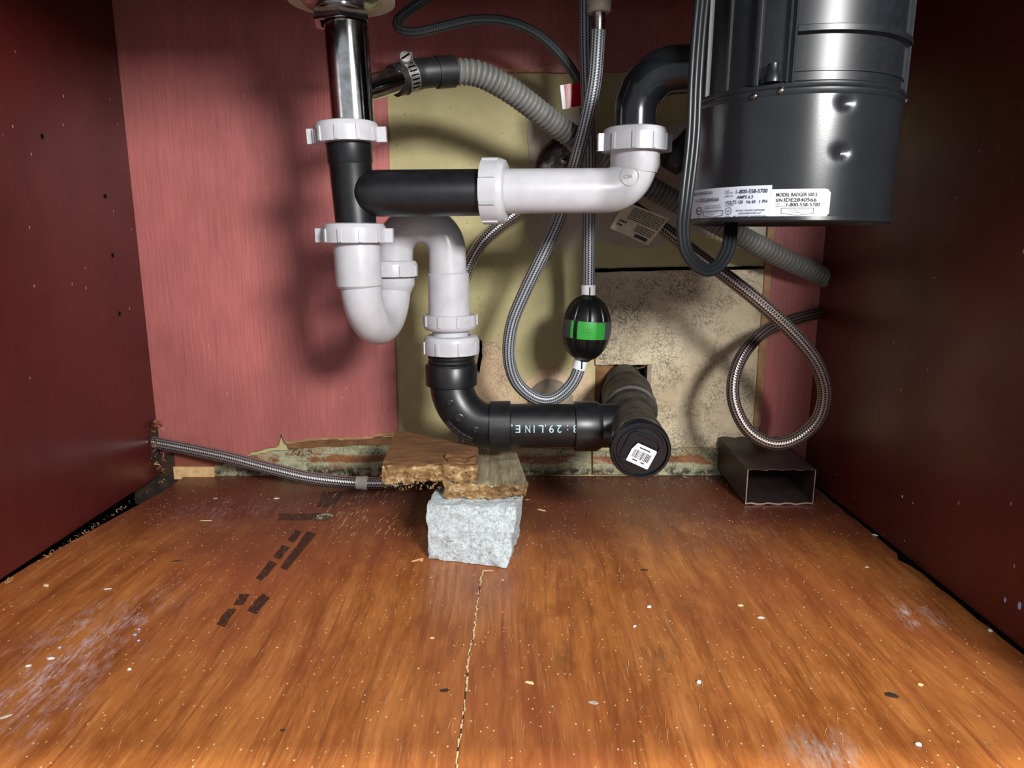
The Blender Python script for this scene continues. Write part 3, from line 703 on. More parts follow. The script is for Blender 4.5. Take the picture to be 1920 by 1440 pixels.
# cleanout tee
ct = thing('cleanout_tee', 'dusty black cleanout tee running into the wall opening', 'drain tee', W(1190, 830, .72))
c0, c1 = W(1200, 842, .640), W(1166, 704, .925); cdir = (c1 - c0).normalized(); L = (c1 - c0).length
g = Geo().lathe([(.0262, 0), (.0268, .002), (.0268, .034), (.0252, .037), (.0240, .045), (.0240, .098), (.0252, .104), (.0272, .106), (.0276, .112), (.0258, .113), (.0258, .120), (.0302, .122), (.0306, .130), (.0300, .132), (.0298, .178), (.0308, .180), (.0308, .190), (.0290, .196), (.0240, .205), (.0240, L)], c0, cdir, 44)
t = NT('abs_dusty'); nn = t.noise(t.co(), 70, 5, .65)
t.set(base=t.mix(t.ramp(nn, [(.4, .0), (.66, .75)]), srgb(34, 33, 34), srgb(82, 70, 58)), rough=.6); MAT['abs_dusty'] = t.m
obj('run', g, 'abs_dusty', ct)
yj = (YE - c0.y) / cdir.y; jx = c0 + cdir * yj
g = Geo().tube([W(1112, 798, YE), Vector((jx.x, YE, zc_))], .0238, 40); obj('side_inlet', g, 'abs_black', ct)
g = Geo().lathe([(.0258, 0), (.0270, .0006), (.0272, .0235), (.0240, .029)], W(1076, 799, YE), (1, 0, 0), 40); obj('hub', g, 'abs_black', ct)
g = Geo().lathe([(.0250, 0), (.0278, .0), (.0280, .0055), (.0268, .006)], c0 + cdir * .112, cdir, 40); obj('collar', g, 'abs_black', ct)
cpn = thing('cleanout_plug', 'round black cleanout plug with a small barcode sticker', 'pipe plug', c0 - cdir * .006 - Vector((0, 0, .029)))
fr = -cdir
g = Geo().lathe([(.0288, -.010), (.0292, -.004), (.0290, .003), (.0278, .0050), (.0262, .0050), (.0250, .0018), (.0228, .0018), (.0222, .0032), (.0001, .0032)], c0, fr, 48); plug = obj('cap', g, 'abs_gloss', cpn)
qx = Vector((1, 0, 0)); qx = (qx - fr * qx.dot(fr)).normalized(); qy = qx.cross(fr) * -1
if qy.z < 0: qy = -qy
ang = R(-24); ex = qx * math.cos(ang) + qy * math.sin(ang); ey = -qx * math.sin(ang) + qy * math.cos(ang)
def on_cap(x, y, h=.0): return c0 + fr * h + (ex * x + ey * y) * 1.22
oct_ = [(-.0135, -.0095), (-.0095, -.0135), (.0095, -.0135), (.0135, -.0095), (.0135, .0095), (.0095, .0135), (-.0095, .0135), (-.0135, .0095)]
g = Geo(); n = 8
vs_ = [on_cap(x, y, .0030) for x, y in oct_] + [on_cap(x, y, .0058) for x, y in oct_] + [on_cap(x * .90, y * .90, .0058) for x, y in oct_] + [on_cap(x * .87, y * .87, .0036) for x, y in oct_]
fs_ = [(a * 8 + i, a * 8 + (i + 1) % 8, a * 8 + 8 + (i + 1) % 8, a * 8 + 8 + i) for a in range(3) for i in range(8)]
g.add(vs_, fs_); obj('square_rim', g, 'abs_gloss', cpn, 20)
sx, sy = .0022, -.0030
g = Geo().prism([on_cap(sx + x, sy + y, .0060) for x, y in ((-.0092, -.0085), (.0088, -.0085), (.0096, -.0078), (.0096, .0075), (.0088, .0083), (-.0070, .0083), (-.0078, .0060), (-.0092, .0020))], fr * -.0002)
sk_ = obj('barcode_sticker', g, 'sticker_white', cpn, 0)
g = Geo(); rnd = random.Random(2); x = -.0068
while x < .0072:
    wd = rnd.choice([.00025, .0004, .0007]); g.add([on_cap(sx + x, sy - .0036, .0062), on_cap(sx + x + wd, sy - .0036, .0062), on_cap(sx + x + wd, sy + .0032, .0062), on_cap(sx + x, sy + .0032, .0062)], [(0, 1, 2, 3)]); x += wd + rnd.choice([.0003, .0005, .0008])
for (y, a, b) in ((.0052, -.004, .005), (-.0058, -.005, -.001), (-.0058, .002, .005)):
    g.add([on_cap(sx + a, sy + y, .0062), on_cap(sx + b, sy + y, .0062), on_cap(sx + b, sy + y + .0009, .0062), on_cap(sx + a, sy + y + .0009, .0062)], [(0, 1, 2, 3)])
obj('barcode', g, 'ink', sk_, 0)

# ================================================================== disposer
DB, DT = W(1468, 421, .60), W(1502, 0, .60); da = (DT - DB).normalized()
dsp = thing('garbage_disposer', 'dark grey food waste disposer with two white rating stickers', 'disposer', DB)
RC = .0800; seam = .0905
dx = Vector((1, 0, 0)); dx = (dx - da * dx.dot(da)).normalized(); dyv = da.cross(dx)      # dyv points away from the camera
def on_can(ang, h, r=RC): return DB + da * h + (dx * math.sin(ang) - dyv * math.cos(ang)) * r
g = Geo(); nseg, rows = 120, 46; vs_ = []
dimp = [((1570, 200)), ((1562, 290))]
dm = []
for (u, v) in dimp:
    q = W(u, v, .535); rel = q - DB; h = rel.dot(da); x_ = rel.dot(dx); dm.append((math.asin(max(-1, min(1, x_ / RC))), h))
for i in range(rows + 1):
    h = .003 + (seam - .003) * i / rows
    for j in range(nseg):
        a = 2 * math.pi * j / nseg; r = RC
        for (aa, hh) in dm:
            d2 = ((((a - aa + math.pi) % (2 * math.pi)) - math.pi) * RC) ** 2 + (h - hh) ** 2; r -= .0030 * math.exp(-d2 / (.0042 ** 2))
        vs_.append(on_can(a, h, r))
fs_ = [(i * nseg + j, i * nseg + (j + 1) % nseg, (i + 1) * nseg + (j + 1) % nseg, (i + 1) * nseg + j) for i in range(rows) for j in range(nseg)]
g.add(vs_, fs_); can = obj('motor_can', g, 'can_paint', dsp)
g = Geo().lathe([(.0001, .004), (.074, .004), (.0775, .002), (.0795, .0), (.0808, .0012), (.0806, .0040), (.0795, .0045)], DB, da, 90); obj('bottom_rim', g, 'can_paint', dsp)
g = Geo().lathe([(.0802, seam - .002), (.0812, seam), (.0812, seam + .0020), (.0800, seam + .0028), (.0808, seam + .0038), (.0808, seam + .0060), (.0782, seam + .0075), (.0775, .236)], DB, da, 90); hs = obj('upper_housing', g, 'housing', dsp)
def arc_rib(a0, a1, h0, h1, r0, r1, name='housing_band', mat='housing'):
    g = Geo(); n = 20; vs_ = []
    for k in range(n + 1):
        a = a0 + (a1 - a0) * k / n
        vs_ += [on_can(a, h0, r0), on_can(a, h0 + (h1 - h0) * .25, r1), on_can(a, h1 - (h1 - h0) * .25, r1), on_can(a, h1, r0)]
    fs_ = [(4 * k + m, 4 * k + m + 1, 4 * k + 5 + m, 4 * k + 4 + m) for k in range(n) for m in range(3)]
    fs_ += [(0, 1, 2, 3), tuple(4 * n + m for m in (3, 2, 1, 0))]
    return obj(name, g.add(vs_, fs_), mat, dsp, 30)
def vert_rib(a0, w_, h0, h1, r0, r1):
    q = [(-.5, r0), (-.42, r1 - .0005), (-.25, r1), (.25, r1), (.42, r1 - .0005), (.5, r0)]
    g = Geo(); g.add([on_can(a0 + w_ * x, h, r) for h in (h0, h1) for x, r in q], [(k, k + 1, 7 + k, 6 + k) for k in range(5)] + [tuple(range(6)), tuple(range(11, 5, -1))])
    return obj('vertical_rib', g, 'housing', dsp, 30)
for (a_, w_, r_) in ((-40, .030, .0825), (-24.5, .014, .0820), (-21.8, .012, .0822), (58.5, .014, .0812), (66, .014, .0814), (76, .016, .0812), (-75, .04, .082), (-58, .02, .080)):
    vert_rib(R(a_), w_ * 2.2, seam + .006, .235, .0765, r_)
hb = lambda v: (W(1530, v, .523) - DB).dot(da)
arc_rib(R(-21), R(58), hb(64), hb(42), .077, .0822)
arc_rib(R(-21), R(58), hb(134), hb(126), .077, .0792)
pb_ = W(1395, 150, .545); hh = (pb_ - DB).dot(da)
g = Geo().lathe([(.0058, seam + .007), (.0058, hh), (.0042, hh + .002), (.0040, hh + .008), (.0001, hh + .009)], DB + (dx * math.sin(R(-31.5)) - dyv * math.cos(R(-31.5))) * .0805, da, 18); obj('screw_post', g, 'housing', dsp)
for (a_, h_) in ((-27, seam + .001), (62, seam + .001), (-40, seam - .001)):
    g = Geo().lathe([(.0022, -.001), (.0022, .0008), (.0014, .0016), (.0001, .0018)], on_can(R(a_), h_, .0812), on_can(R(a_), h_, 1) - on_can(R(a_), h_, 0), 12); obj('seam_stud', g, 'chrome_dull', dsp)
g = Geo().lathe([(.0030, -.001), (.0030, .0006), (.0025, .0006), (.0025, .0002), (.0001, .0002)], on_can(R(15), hb(155), .0775), on_can(R(15), 0, 1) - on_can(R(15), 0, 0), 20); obj('moulded_ring', g, 'housing', hs)
# stickers
def can_map(u0, u1, v0, v1, rr):
    def ang(u): 
        best = None
        for k in range(3000):
            a = -math.pi / 2 + math.pi * k / 2999; p = on_can(a, .02, RC); d = p - Vector((0, 0, CH)); t_ = d.y * cp - d.z * sp; uu = 960 + FPX * d.x / t_
            if best is None or abs(uu - u) < best[0]: best = (abs(uu - u), a)
        return best[1]
    a0, a1 = ang(u0), ang(u1)
    def hgt(u, v, a):
        lo, hi = -.02, .14
        for _ in range(30):
            m = (lo + hi) / 2; p = on_can(a, m, RC); d = p - Vector((0, 0, CH)); t_ = d.y * cp - d.z * sp; vv = 720 - FPX * (d.y * sp + d.z * cp) / t_
            if vv > v: lo = m
            else: hi = m
        return lo
    h0, h1 = hgt(0, v1, (a0 + a1) / 2), hgt(0, v0, (a0 + a1) / 2)
    tab = [ang(u0 + (u1 - u0) * k / 24) for k in range(25)]
    def f(x, y):                                                     # x, y from 0 to 1
        q = max(0, min(.99999, x)) * 24; k = int(q); return on_can(tab[k] + (tab[k + 1] - tab[k]) * (q - k), h0 + (h1 - h0) * y, rr)
    return f
def sheet(name, f, mat, n=24, corner=0):
    g = Geo(); vs_ = []
    for k in range(n + 1):
        x = k / n; c = 0
        if corner and (x > 1 - corner): c = .14 * ((x - 1 + corner) / corner) ** 2
        vs_ += [f(x, 0 + c), f(x, 1 - c)]
    return obj(name, g.add(vs_, [(2 * k, 2 * k + 2, 2 * k + 3, 2 * k + 1) for k in range(n)]), mat, dsp)
f1 = can_map(1296, 1447, 352, 411, RC + .00035); f2 = can_map(1445, 1557, 354, 407, RC + .0005)
s1 = sheet('rating_sticker', f1, 'sticker'); s2 = sheet('serial_sticker', f2, 'sticker_white', corner=.08)
def lett(f, parent, lines, asp, mat='ink', rr=.00045):
    g = Geo()
    for (txt, x, y, hgt, width, bold) in lines:
        vs_, fs_, wd = text2d(txt, 1.0, bold); k = width / wd
        def pl(a, b):
            p = f(x + a * k, y + b * hgt / .72); q = DB + da * (p - DB).dot(da); return p + (p - q).normalized() * rr
        g.add([pl(a, b) for a, b in vs_], fs_)
    def strip(x0, y0, x1, y1):
        def q(x, y):
            p = f(x, y); c = DB + da * (p - DB).dot(da); return p + (p - c).normalized() * rr
        n = 6; vs_ = []
        for k in range(n + 1): xx = x0 + (x1 - x0) * k / n; vs_ += [q(xx, y0), q(xx, y1)]
        g.add(vs_, [(2 * k, 2 * k + 2, 2 * k + 3, 2 * k + 1) for k in range(n)])
    return g, strip
L1 = [('MODEL BADGER 500-S', .03, .82, .10, .24, True), ('S/N', .06, .60, .06, .04, True), ('IDE2840566', .12, .58, .12, .235, True), ('FOR', .43, .86, .04, .05, True), ('SERVICE', .43, .80, .04, .10, True),
      ('1-800-558-5700', .565, .78, .125, .385, True), ('UPC D', .43, .69, .055, .095, True), ('AMPS 6.3', .575, .62, .10, .20, True), ('VOLTS 120', .44, .47, .105, .215, True), ('Hz 60', .70, .47, .10, .11, True), ('1 PH', .86, .47, .10, .095, True),
      ('LISTED', .44, .40, .06, .10, False), ('CLASS F INSULATION', .19, .42, .04, .19, True), ('THERMAL PROTECTION', .18, .35, .04, .21, True), ('PUSH RED BUTTON', .20, .22, .035, .15, True), ('TO RESET', .235, .14, .035, .08, True),
      ('UL', .462, .225, .07, .035, True), ('917L', .45, .06, .045, .06, True), ('FOOD WASTE DISPOSER', .575, .23, .05, .36, True), ('INSINKERATOR LLC', .61, .14, .05, .28, True), ('MT. PLEASANT, WI 53177 USA', .545, .04, .055, .41, True), ('NSF', .092, .27, .05, .045, True), ('US', .10, .08, .04, .03, False)]
g, strip = lett(f1, s1, L1, 1)
for (a, b, c, d) in ((.165, .27, .415, .285), (.165, .12, .172, .28), (.408, .12, .415, .28)): strip(a, b, c, d)
for k in range(8):
    x = .165 + .25 * k / 8; y = .12 - .06 * (1 - abs(k + .5 - 4) / 4); strip(x, y, x + .0313, y + .015)
def ringm(f, g, cx, cy, rx, ry, w_):
    vs_ = []; n = 22
    for k in range(n):
        a = 2 * math.pi * k / n
        for s_ in (1, 1 - w_):
            p = f(cx + rx * s_ * math.cos(a), cy + ry * s_ * math.sin(a)); c = DB + da * (p - DB).dot(da); vs_.append(p + (p - c).normalized() * .00045)
    g.add(vs_, [(2 * k, 2 * k + 1, (2 * k + 3) % (2 * n), (2 * k + 2) % (2 * n)) for k in range(n)])
ringm(f1, g, .115, .295, .036, .13, .2); ringm(f1, g, .482, .255, .038, .115, .15)
obj('lettering', g, 'ink', s1, 0)
L2 = [('MODEL BADGER 500-S', .10, .74, .13, .68, True), ('S/N', .10, .55, .12, .11, True), ('IDE2840566', .235, .55, .135, .54, True), ('FOR', .10, .45, .045, .07, False), ('SERVICE', .10, .37, .045, .165, False),
      ('1-800-558-5700', .28, .38, .13, .56, True), ('PUSH RED BUTTON', .32, .235, .045, .30, False), ('TO RESET', .38, .15, .045, .17, False)]
g, strip = lett(f2, s2, L2, 1)
for (a, b, c, d) in ((.20, .315, .74, .33), (.20, .13, .207, .33), (.733, .13, .74, .33)): strip(a, b, c, d)
for k in range(8):
    x = .20 + .54 * k / 8; y = .13 - .07 * (1 - abs(k + .5 - 4) / 4); strip(x, y, x + .0675, y + .014)
obj('lettering', g, 'ink', s2, 0)
# outlet pipe, outlet elbow
de = thing('discharge_elbow', 'glossy black plastic elbow from disposer down to white nut', 'drain elbow', W(1192, 245, Y1))
path = fillet([W(1190, 258, Y1), W(1193, 132, Y1), W(1375, 128, .628)], .034, 20)
g = Geo().tube(path, lambda s, L: .0186 + (.0012 if .006 < s - .033 < .05 else 0), 40); obj('bend', g, 'abs_gloss', de)
g = Geo().lathe([(.0001, 0), (.0095, 0), (.0095, .025), (.0001, .025)], W(1318, 122, .595), (1, 0, 0), 20); obj('flange_bolt_sleeve', g, 'housing', de)
g = Geo().lathe([(.020, 0), (.030, .001), (.030, .006), (.02, .007)], W(1352, 128, .63), (1, -.15, 0), 30, close=True); obj('flange', g, 'housing', de)
# power cord: flat three-core
def cord_flat(a): return (.42 * (1 + .10 * abs(math.cos(3 * a))), 1.0)
pts = [W(1321, -40, .545), W(1312, 40, .54), W(1304, 150, .535), W(1299, 260, .532), W(1287, 370, .530), W(1281, 430, .532), W(1289, 475, .536), W(1318, 505, .545), W(1344, 500, .555), W(1364, 470, .565), W(1370, 430, .575), W(1371, 415, .58)]
cpath = catmull(pts, .004)
g = Geo()
for off in (-1, 0, 1):
    q = []
    for i, p in enumerate(cpath):
        tt = (cpath[min(i + 1, len(cpath) - 1)] - cpath[max(i - 1, 0)]).normalized(); sd = tt.cross(Vector((0, 1, 0))).normalized(); tw = min(1, max(0, (W(0, 300, .53).z - p.z) / .12)) * .7
        sd = (sd * math.cos(tw) + Vector((0, 1, 0)) * math.sin(tw)).normalized()
        q.append(p + sd * off * .0033)
    g.tube(q, .0022, 12)
pc_ = obj('power_cord', g, 'cord', dsp); pc_['label'] = 'flat black ribbed power cord looping under the can'

# ================================================================== dishwasher hose
dh = thing('drain_hose', 'grey corrugated drain hose running behind everything to right wall', 'hose', W(1100, 290, .80))
hp_ = [(846, 133, .716), (900, 140, .724), (960, 172, .74), (1020, 217, .76), (1075, 258, .78), (1140, 302, .80), (1220, 352, .815), (1300, 396, .825), (1380, 438, .835), (1460, 480, .85), (1520, 508, .866), (1556, 524, .880)]
path = catmull([W(*p) for p in hp_], .0007); pit = .0054
g = Geo().tube(path, lambda s, L: .0108 + .0017 * (abs(math.sin(math.pi * s / pit)) ** .5 * 2 - 1), 22); obj('corrugated_tube', g, 'corrugated', dh, 80)
br = [W(738, 152, .688), W(775, 141, .700), W(812, 136, .708), W(852, 134, .717)]
g = Geo().tube(catmull(br, .003), lambda s, L: .0142 if s < L * .45 else .0134, 28); obj('rubber_cuff', g, 'rubber', dh)
g = Geo().tube([W(818, 136, .709), W(850, 134, .7165)], .0146, 28); obj('cuff_end', g, 'rubber', dh)
hc_ = thing('hose_clamp', 'steel worm-drive hose clamp on black rubber cuff', 'hose clamp', W(765, 175, .695))
q0, q1 = W(758, 146, .695), W(772, 142, .699); qd = (q1 - q0).normalized()
g = Geo().lathe([(.0146, -.0052), (.0155, -.0052), (.0155, .0052), (.0146, .0052)], (q0 + q1) / 2, qd, 36, close=True); bnd = obj('band', g, 'steel', hc_)
g = Geo(); mid = (q0 + q1) / 2
vx = Vector((0, -1, 0)); vx = (vx - qd * vx.dot(qd)).normalized(); vy = qd.cross(vx)
if vy.z < 0: vy = -vy
for k in range(7):
    a = R(-58 + k * 14); d = vx * math.cos(a) + vy * math.sin(a); tt = qd.cross(d); g.box(mid + d * .0156, (.0003, .0006, .0036), (d, tt, qd))
obj('slots', g, 'dark_gap', bnd, 0)
a = R(60); d = vx * math.cos(a) + vy * math.sin(a); tt = qd.cross(d)
g = Geo().box(mid + d * .0180, (.0032, .0065, .0056), (d, tt, qd)); obj('screw_housing', g, 'steel', hc_)
scx = W(760, 107, .680)
g = Geo().lathe([(.0058, -.014), (.0058, 0), (.0050, .0012), (.0001, .0014)], scx, (.25, -1, .25), 20); sw = obj('worm_screw', g, 'steel', hc_)
n_ = Vector((.25, -1, .25)).normalized(); e1 = n_.cross(Vector((.6, 0, -.8))).normalized(); e2 = n_.cross(e1)
obj('screw_slot', Geo().box(scx + n_ * .0014, (.0044, .0008, .0004), (e1, e2, n_)), 'dark_gap', sw, 0)
# second clamp seen edge-on where the hose passes the valve
h2 = W(1082, 262, .786); hd = (W(1140, 302, .80) - W(1020, 217, .76)).normalized()
h2c = thing('hose_clamp', 'thin steel clamp on the corrugated hose beside the faucet hose', 'hose clamp', h2 - Vector((0, 0, .014)))
obj('band', Geo().lathe([(.0128, -.003), (.0136, -.003), (.0136, .003), (.0128, .003)], h2, hd, 30, close=True), 'steel', h2c)
obj('screw_housing', Geo().lathe([(.0028, 0), (.0028, .011)], W(1078, 262, .768), (.45, 0, .9), 12), 'chrome_dull', h2c)

# ================================================================== hoses
def hose(name, label, pts, r, mat, ends=True, step=.004):
    path = catmull([W(*p) for p in pts], step); low = min(path, key=lambda p: p.z)
    t_ = thing(name, label, 'hose', low - Vector((0, 0, r)))
    o = obj('braided_sleeve', Geo().tube(path, r, 20), mat, t_, 80)
    return t_, path
sh, sp_ = hose('faucet_hose', 'grey braided pull-down faucet hose looping through the black weight',
    [(1099, -40, .765), (1099, 60, .768), (1101, 150, .772), (1104, 240, .777), (1105, 330, .782), (1104, 420, .786), (1103, 540, .79), (1100, 612, .79), (1090, 676, .79), (1072, 720, .79), (1038, 748, .79), (1002, 746, .788), (968, 716, .785), (954, 668, .78), (960, 608, .775), (985, 545, .77), (1022, 468, .765), (1052, 400, .76), (1076, 318, .752), (1098, 235, .744), (1115, 150, .738), (1122, 56, .733)], .0072, 'braid_grey')
g = Geo().lathe([(.0062, 0), (.0062, .019), (.0070, .020), (.0070, .023)], W(1122, 58, .733), (0, 0, 1), 20); obj('ferrule', g, 'chrome_dull', sh)
g = Geo().lathe([(.0095, 0), (.0115, .002), (.0118, .004), (.0118, .0085), (.0125, .009), (.0125, .032)], W(1123, 25, .733), (0, 0, 1), 24); obj('coupling', g, 'fitting', sh)
bw = thing('hose_weight', 'egg-shaped black hose weight with bright green clip', 'hose weight', W(1099, 677, .79))
bc = W(1099, 615, .788); bax = (W(1103, 545, .79) - W(1092, 680, .79)).normalized()
prof = []
for k in range(25):
    a = math.pi * (k / 24) - math.pi / 2; prof.append((max(.0075, .0282 * math.cos(a) ** .92 if abs(math.cos(a)) > 1e-6 else .0075), .0378 * math.sin(a)))
g = Geo().lathe(prof, bc, bax, 160, rmod=lambda a, z: 1 - .045 * max(0, math.cos(10 * a + 5 * math.pi)) ** 24); bo = obj('shell', g, 'bulb', bw)
def on_bulb(a, h, k=1.0):
    r = .0282 * math.cos(math.asin(max(-1, min(1, h / .0378)))) ** .92 * k
    bx = Vector((1, 0, 0)); bx = (bx - bax * bx.dot(bax)).normalized(); by = bax.cross(bx)
    return bc + bax * h + (bx * math.sin(a) - by * math.cos(a)) * r
def band(name, a0, a1, h0, h1, k, mat, parent):
    g = Geo(); n = 14; vs_ = []
    for i in range(n + 1):
        a = a0 + (a1 - a0) * i / n; vs_ += [on_bulb(a, h0, .9)] + [on_bulb(a, h0 + (h1 - h0) * q, k) for q in (0, .25, .5, .75, 1)] + [on_bulb(a, h1, .9)]
    fs_ = [(7 * i + m, 7 * i + 7 + m, 7 * i + 8 + m, 7 * i + 1 + m) for i in range(n) for m in range(6)] + [tuple(range(7)), tuple(7 * n + m for m in (6, 5, 4, 3, 2, 1, 0))]
    return obj(name, g.add(vs_, fs_), mat, parent, 30)
band('window', R(-78), R(78), -.0100, .0100, 1.012, 'bulb_grey', bw)
gc = band('clip', R(-26), R(16), -.0098, .0098, 1.03, 'green', bw); band('clip_edge', R(16), R(40), -.0096, .0092, 1.022, 'green_dark', bw); band('clip_edge', R(-43), R(-36), -.0096, .0098, 1.026, 'green', bw); band('clip_gap', R(-35.5), R(-26.5), -.0098, .0098, 1.018, 'bulb', bw)
g = Geo(); letter(g, 'LO', .0075, lambda x, y: on_bulb(R(-14) + x / .028, y, 1.036), 0, -.0026); obj('moulded_letters', g, 'green_dark', gc, 0)
for (u, v, du, dv) in ((1103, 546, 0, -1), (1088, 681, -.3, 1)):
    g = Geo().lathe([(.0080, -.008), (.0082, .007)], W(u, v, .79), W(u + du * 30, v + dv * 30, .79) - W(u, v, .79), 20); cl_ = obj('collar', g, 'collar', bw)
    obj('collar_slot', Geo().box(W(u + 3, v + 2, .7815), (.0006, .0006, .0055), None), 'dark_gap', cl_, 0)
hose('supply_hose', 'thin grey hose curving across the dark red panel at the top', [(832, -22, .80), (812, -10, .795), (775, 14, .79), (747, 36, .785), (748, 54, .78), (778, 61, .775), (830, 50, .775), (890, 37, .78), (950, 40, .785), (1005, 62, .79), (1050, 102, .795), (1080, 145, .80), (1094, 190, .805), (1096, 250, .815), (1080, 300, .835)], .0052, 'braid_dark')
fh, fp_ = hose('supply_hose', 'braided steel hose from left wall hole over floor and up behind trap', [(262, 823, .876), (292, 830, .874), (350, 841, .862), (430, 858, .850), (510, 879, .842), (590, 897, .838), (690, 906, .838), (770, 902, .844), (830, 888, .856), (866, 850, .866), (868, 780, .868), (850, 700, .868), (850, 620, .866), (868, 530, .862), (900, 460, .858), (950, 412, .856), (1010, 370, .856), (1050, 330, .858)], .0078, 'braid_steel')
g = Geo(); ip = min(range(len(fp_)), key=lambda i: (fp_[i] - W(680, 906, .838)).length)
g.tube([fp_[ip - 1] + Vector((-.002, 0, 0)), fp_[ip - 1], fp_[ip], fp_[ip + 1], fp_[ip + 2]], lambda s, L: .0088 + .0006 * math.sin(s * 2000), 12); obj('tape_wrap', g, 'crumb', fh)
hose('supply_hose', 'brown-tinted braided steel hose coiled in a loop by right wall', [(1075, 315, .842), (1130, 350, .82), (1185, 388, .795), (1240, 425, .775), (1310, 480, .752), (1370, 524, .738), (1430, 572, .730), (1490, 628, .730), (1530, 680, .735), (1546, 735, .742), (1532, 788, .748), (1490, 824, .753), (1445, 831, .758), (1402, 806, .766), (1377, 758, .776), (1376, 708, .786), (1396, 660, .80), (1434, 621, .82), (1486, 599, .85), (1548, 584, .886)], .0074, 'braid_brown')
hose('supply_hose', 'short dark braided hose crossing behind the disposer outlet nut', [(1108, 330, .862), (1145, 314, .84), (1200, 298, .82), (1250, 281, .81), (1300, 262, .80), (1360, 230, .795), (1420, 180, .79)], .0072, 'braid_brown')
# ================================================================== valve, plug
vv = thing('shutoff_valve', 'tarnished chrome valve plate with a screw on the wall', 'valve', W(1062, 350, .87))
g = Geo().lathe([(.040, 0), (.040, .002), (.034, .008), (.022, .013), (.012, .015), (.0001, .015)], W(1064, 318, YB - .0015), (0, -1, 0), 36); obj('escutcheon', g, 'chrome_dull', vv)
g = Geo().tube([W(1066, 316, YB - .01), W(1066, 316, YB - .040)], .010, 20); obj('stem', g, 'steel', vv)
ho = W(1062, 306, YB - .044)
g = Geo().lathe([(.0001, -.003), (.014, -.003), (.016, 0), (.014, .004), (.0001, .005)], ho, (0, -1, .15), 28, rmod=lambda a, z: 1.0 + .28 * math.cos(2 * a - 1.2)); obj('oval_handle', g, 'chrome_dull', vv)
g = Geo().lathe([(.0050, 0), (.0050, .0016), (.0040, .0026), (.0001, .003)], W(1058, 299, YB - .049), (0, -1, .1), 18); scw = obj('screw', g, 'steel', vv)
c_ = W(1058, 299, YB - .0522); g = Geo().box(c_, (.0030, .0004, .0006)).box(c_, (.0006, .0004, .0030)); obj('cross_slot', g, 'dark_gap', scw, 0)
pl_ = thing('power_plug', 'black plug hanging in the gap left of the disposer', 'plug', W(1258, 325, .80))
g = Geo().tube(catmull([W(1298, 240, .79), W(1284, 270, .795), W(1266, 300, .80), W(1254, 320, .802)], .004), lambda s, L: .006 + .009 * min(1, s / (L * .55)) - .005 * max(0, (s - L * .85) / (L * .15)), 12); obj('plug_body', g, 'rubber', pl_)
g = Geo().tube(catmull([W(1298, 240, .79), W(1306, 200, .78), W(1312, 120, .76), W(1316, -20, .74)], .006), .0045, 10); obj('cord', g, 'cord', pl_)
# ================================================================== tags
tg = thing('paper_tag', 'creased cream paper tag with fine print on braided hose', 'tag', W(1200, 455, .762))
def on_tag(x, y, h=0):                                   # 0..1 across, 0..1 down
    cs = [[(1172, 378), (1256, 410)], [(1144, 428), (1216, 460)]]
    a = W(*cs[0][0], .765).lerp(W(*cs[0][1], .758), x); b = W(*cs[1][0], .765).lerp(W(*cs[1][1], .758), x)
    p = a.lerp(b, y); return p + Vector((0, -.002 * math.sin(x * 5) - h, 0))
g = Geo(); n = 10
vs_ = [on_tag(i / n, j / n) for j in range(n + 1) for i in range(n + 1)]; vb = [p + Vector((0, .0004, 0)) for p in vs_]; m = (n + 1) ** 2
fs_ = [(j * (n + 1) + i, j * (n + 1) + i + 1, (j + 1) * (n + 1) + i + 1, (j + 1) * (n + 1) + i) for j in range(n) for i in range(n)]
g.add(vs_ + vb, fs_ + [tuple(m + k for k in f[::-1]) for f in fs_]); pg = obj('paper', g, 'tag_paper', tg)
g = Geo(); rnd = random.Random(3)
def tline(x0, x1, y, hh):
    x = x0
    while x < x1:
        w_ = min(rnd.uniform(.02, .07), x1 - x); g.add([on_tag(x, y, .0006), on_tag(x + w_, y, .0006), on_tag(x + w_, y + hh, .0006), on_tag(x, y + hh, .0006)], [(0, 1, 2, 3)]); x += w_ + .012
for k in range(7): tline(.22, .96, .08 + k * .062, .03)
for k in range(4): tline(.50, .94, .56 + k * .062, .03)
g.add([on_tag(.58, .84, .0006), on_tag(.90, .84, .0006), on_tag(.90, .95, .0006), on_tag(.58, .95, .0006)], [(0, 1, 2, 3)])
tline(.10, .26, .60, .06); tline(.08, .2, .74, .06)
obj('fine_print', g, 'ink', pg, 0)
rt = thing('red_tag', 'small red and white flag label stuck on grey hose', 'tag', W(1072, 205, .79))
def rtp(x, y, dy=0): 
    a = W(1050, 160, .786).lerp(W(1096, 154, .790), x); b = W(1055, 205, .786).lerp(W(1096, 200, .790), x); return a.lerp(b, y) + Vector((0, -.0015 * math.sin(x * 3) + dy, 0))
def rstrip(x0, x1, mat, name, dy=0, y0=0, y1=1, th=.0006):
    n = 6; vs_ = []
    for k in range(n + 1):
        x = x0 + (x1 - x0) * k / n; vs_ += [rtp(x, y0, dy), rtp(x, y1, dy), rtp(x, y1, dy + th), rtp(x, y0, dy + th)]
    fs_ = [(4 * k + m, 4 * k + (m + 1) % 4, 4 * k + 4 + (m + 1) % 4, 4 * k + 4 + m) for k in range(n) for m in range(4)]
    return obj(name, Geo().add(vs_, fs_ + [(0, 3, 2, 1), tuple(4 * n + m for m in range(4))]), mat, rt, 30)
rstrip(0, 1.0, 'collar', 'label_backing'); rr_ = rstrip(.16, .97, 'red_vinyl', 'red_field', -.0003, .0, .97, .0004)
rstrip(.86, .95, 'collar', 'white_mark', -.0006, .1, .45, .0004); rstrip(.88, .96, 'collar', 'white_mark', -.0006, .6, .9, .0004)

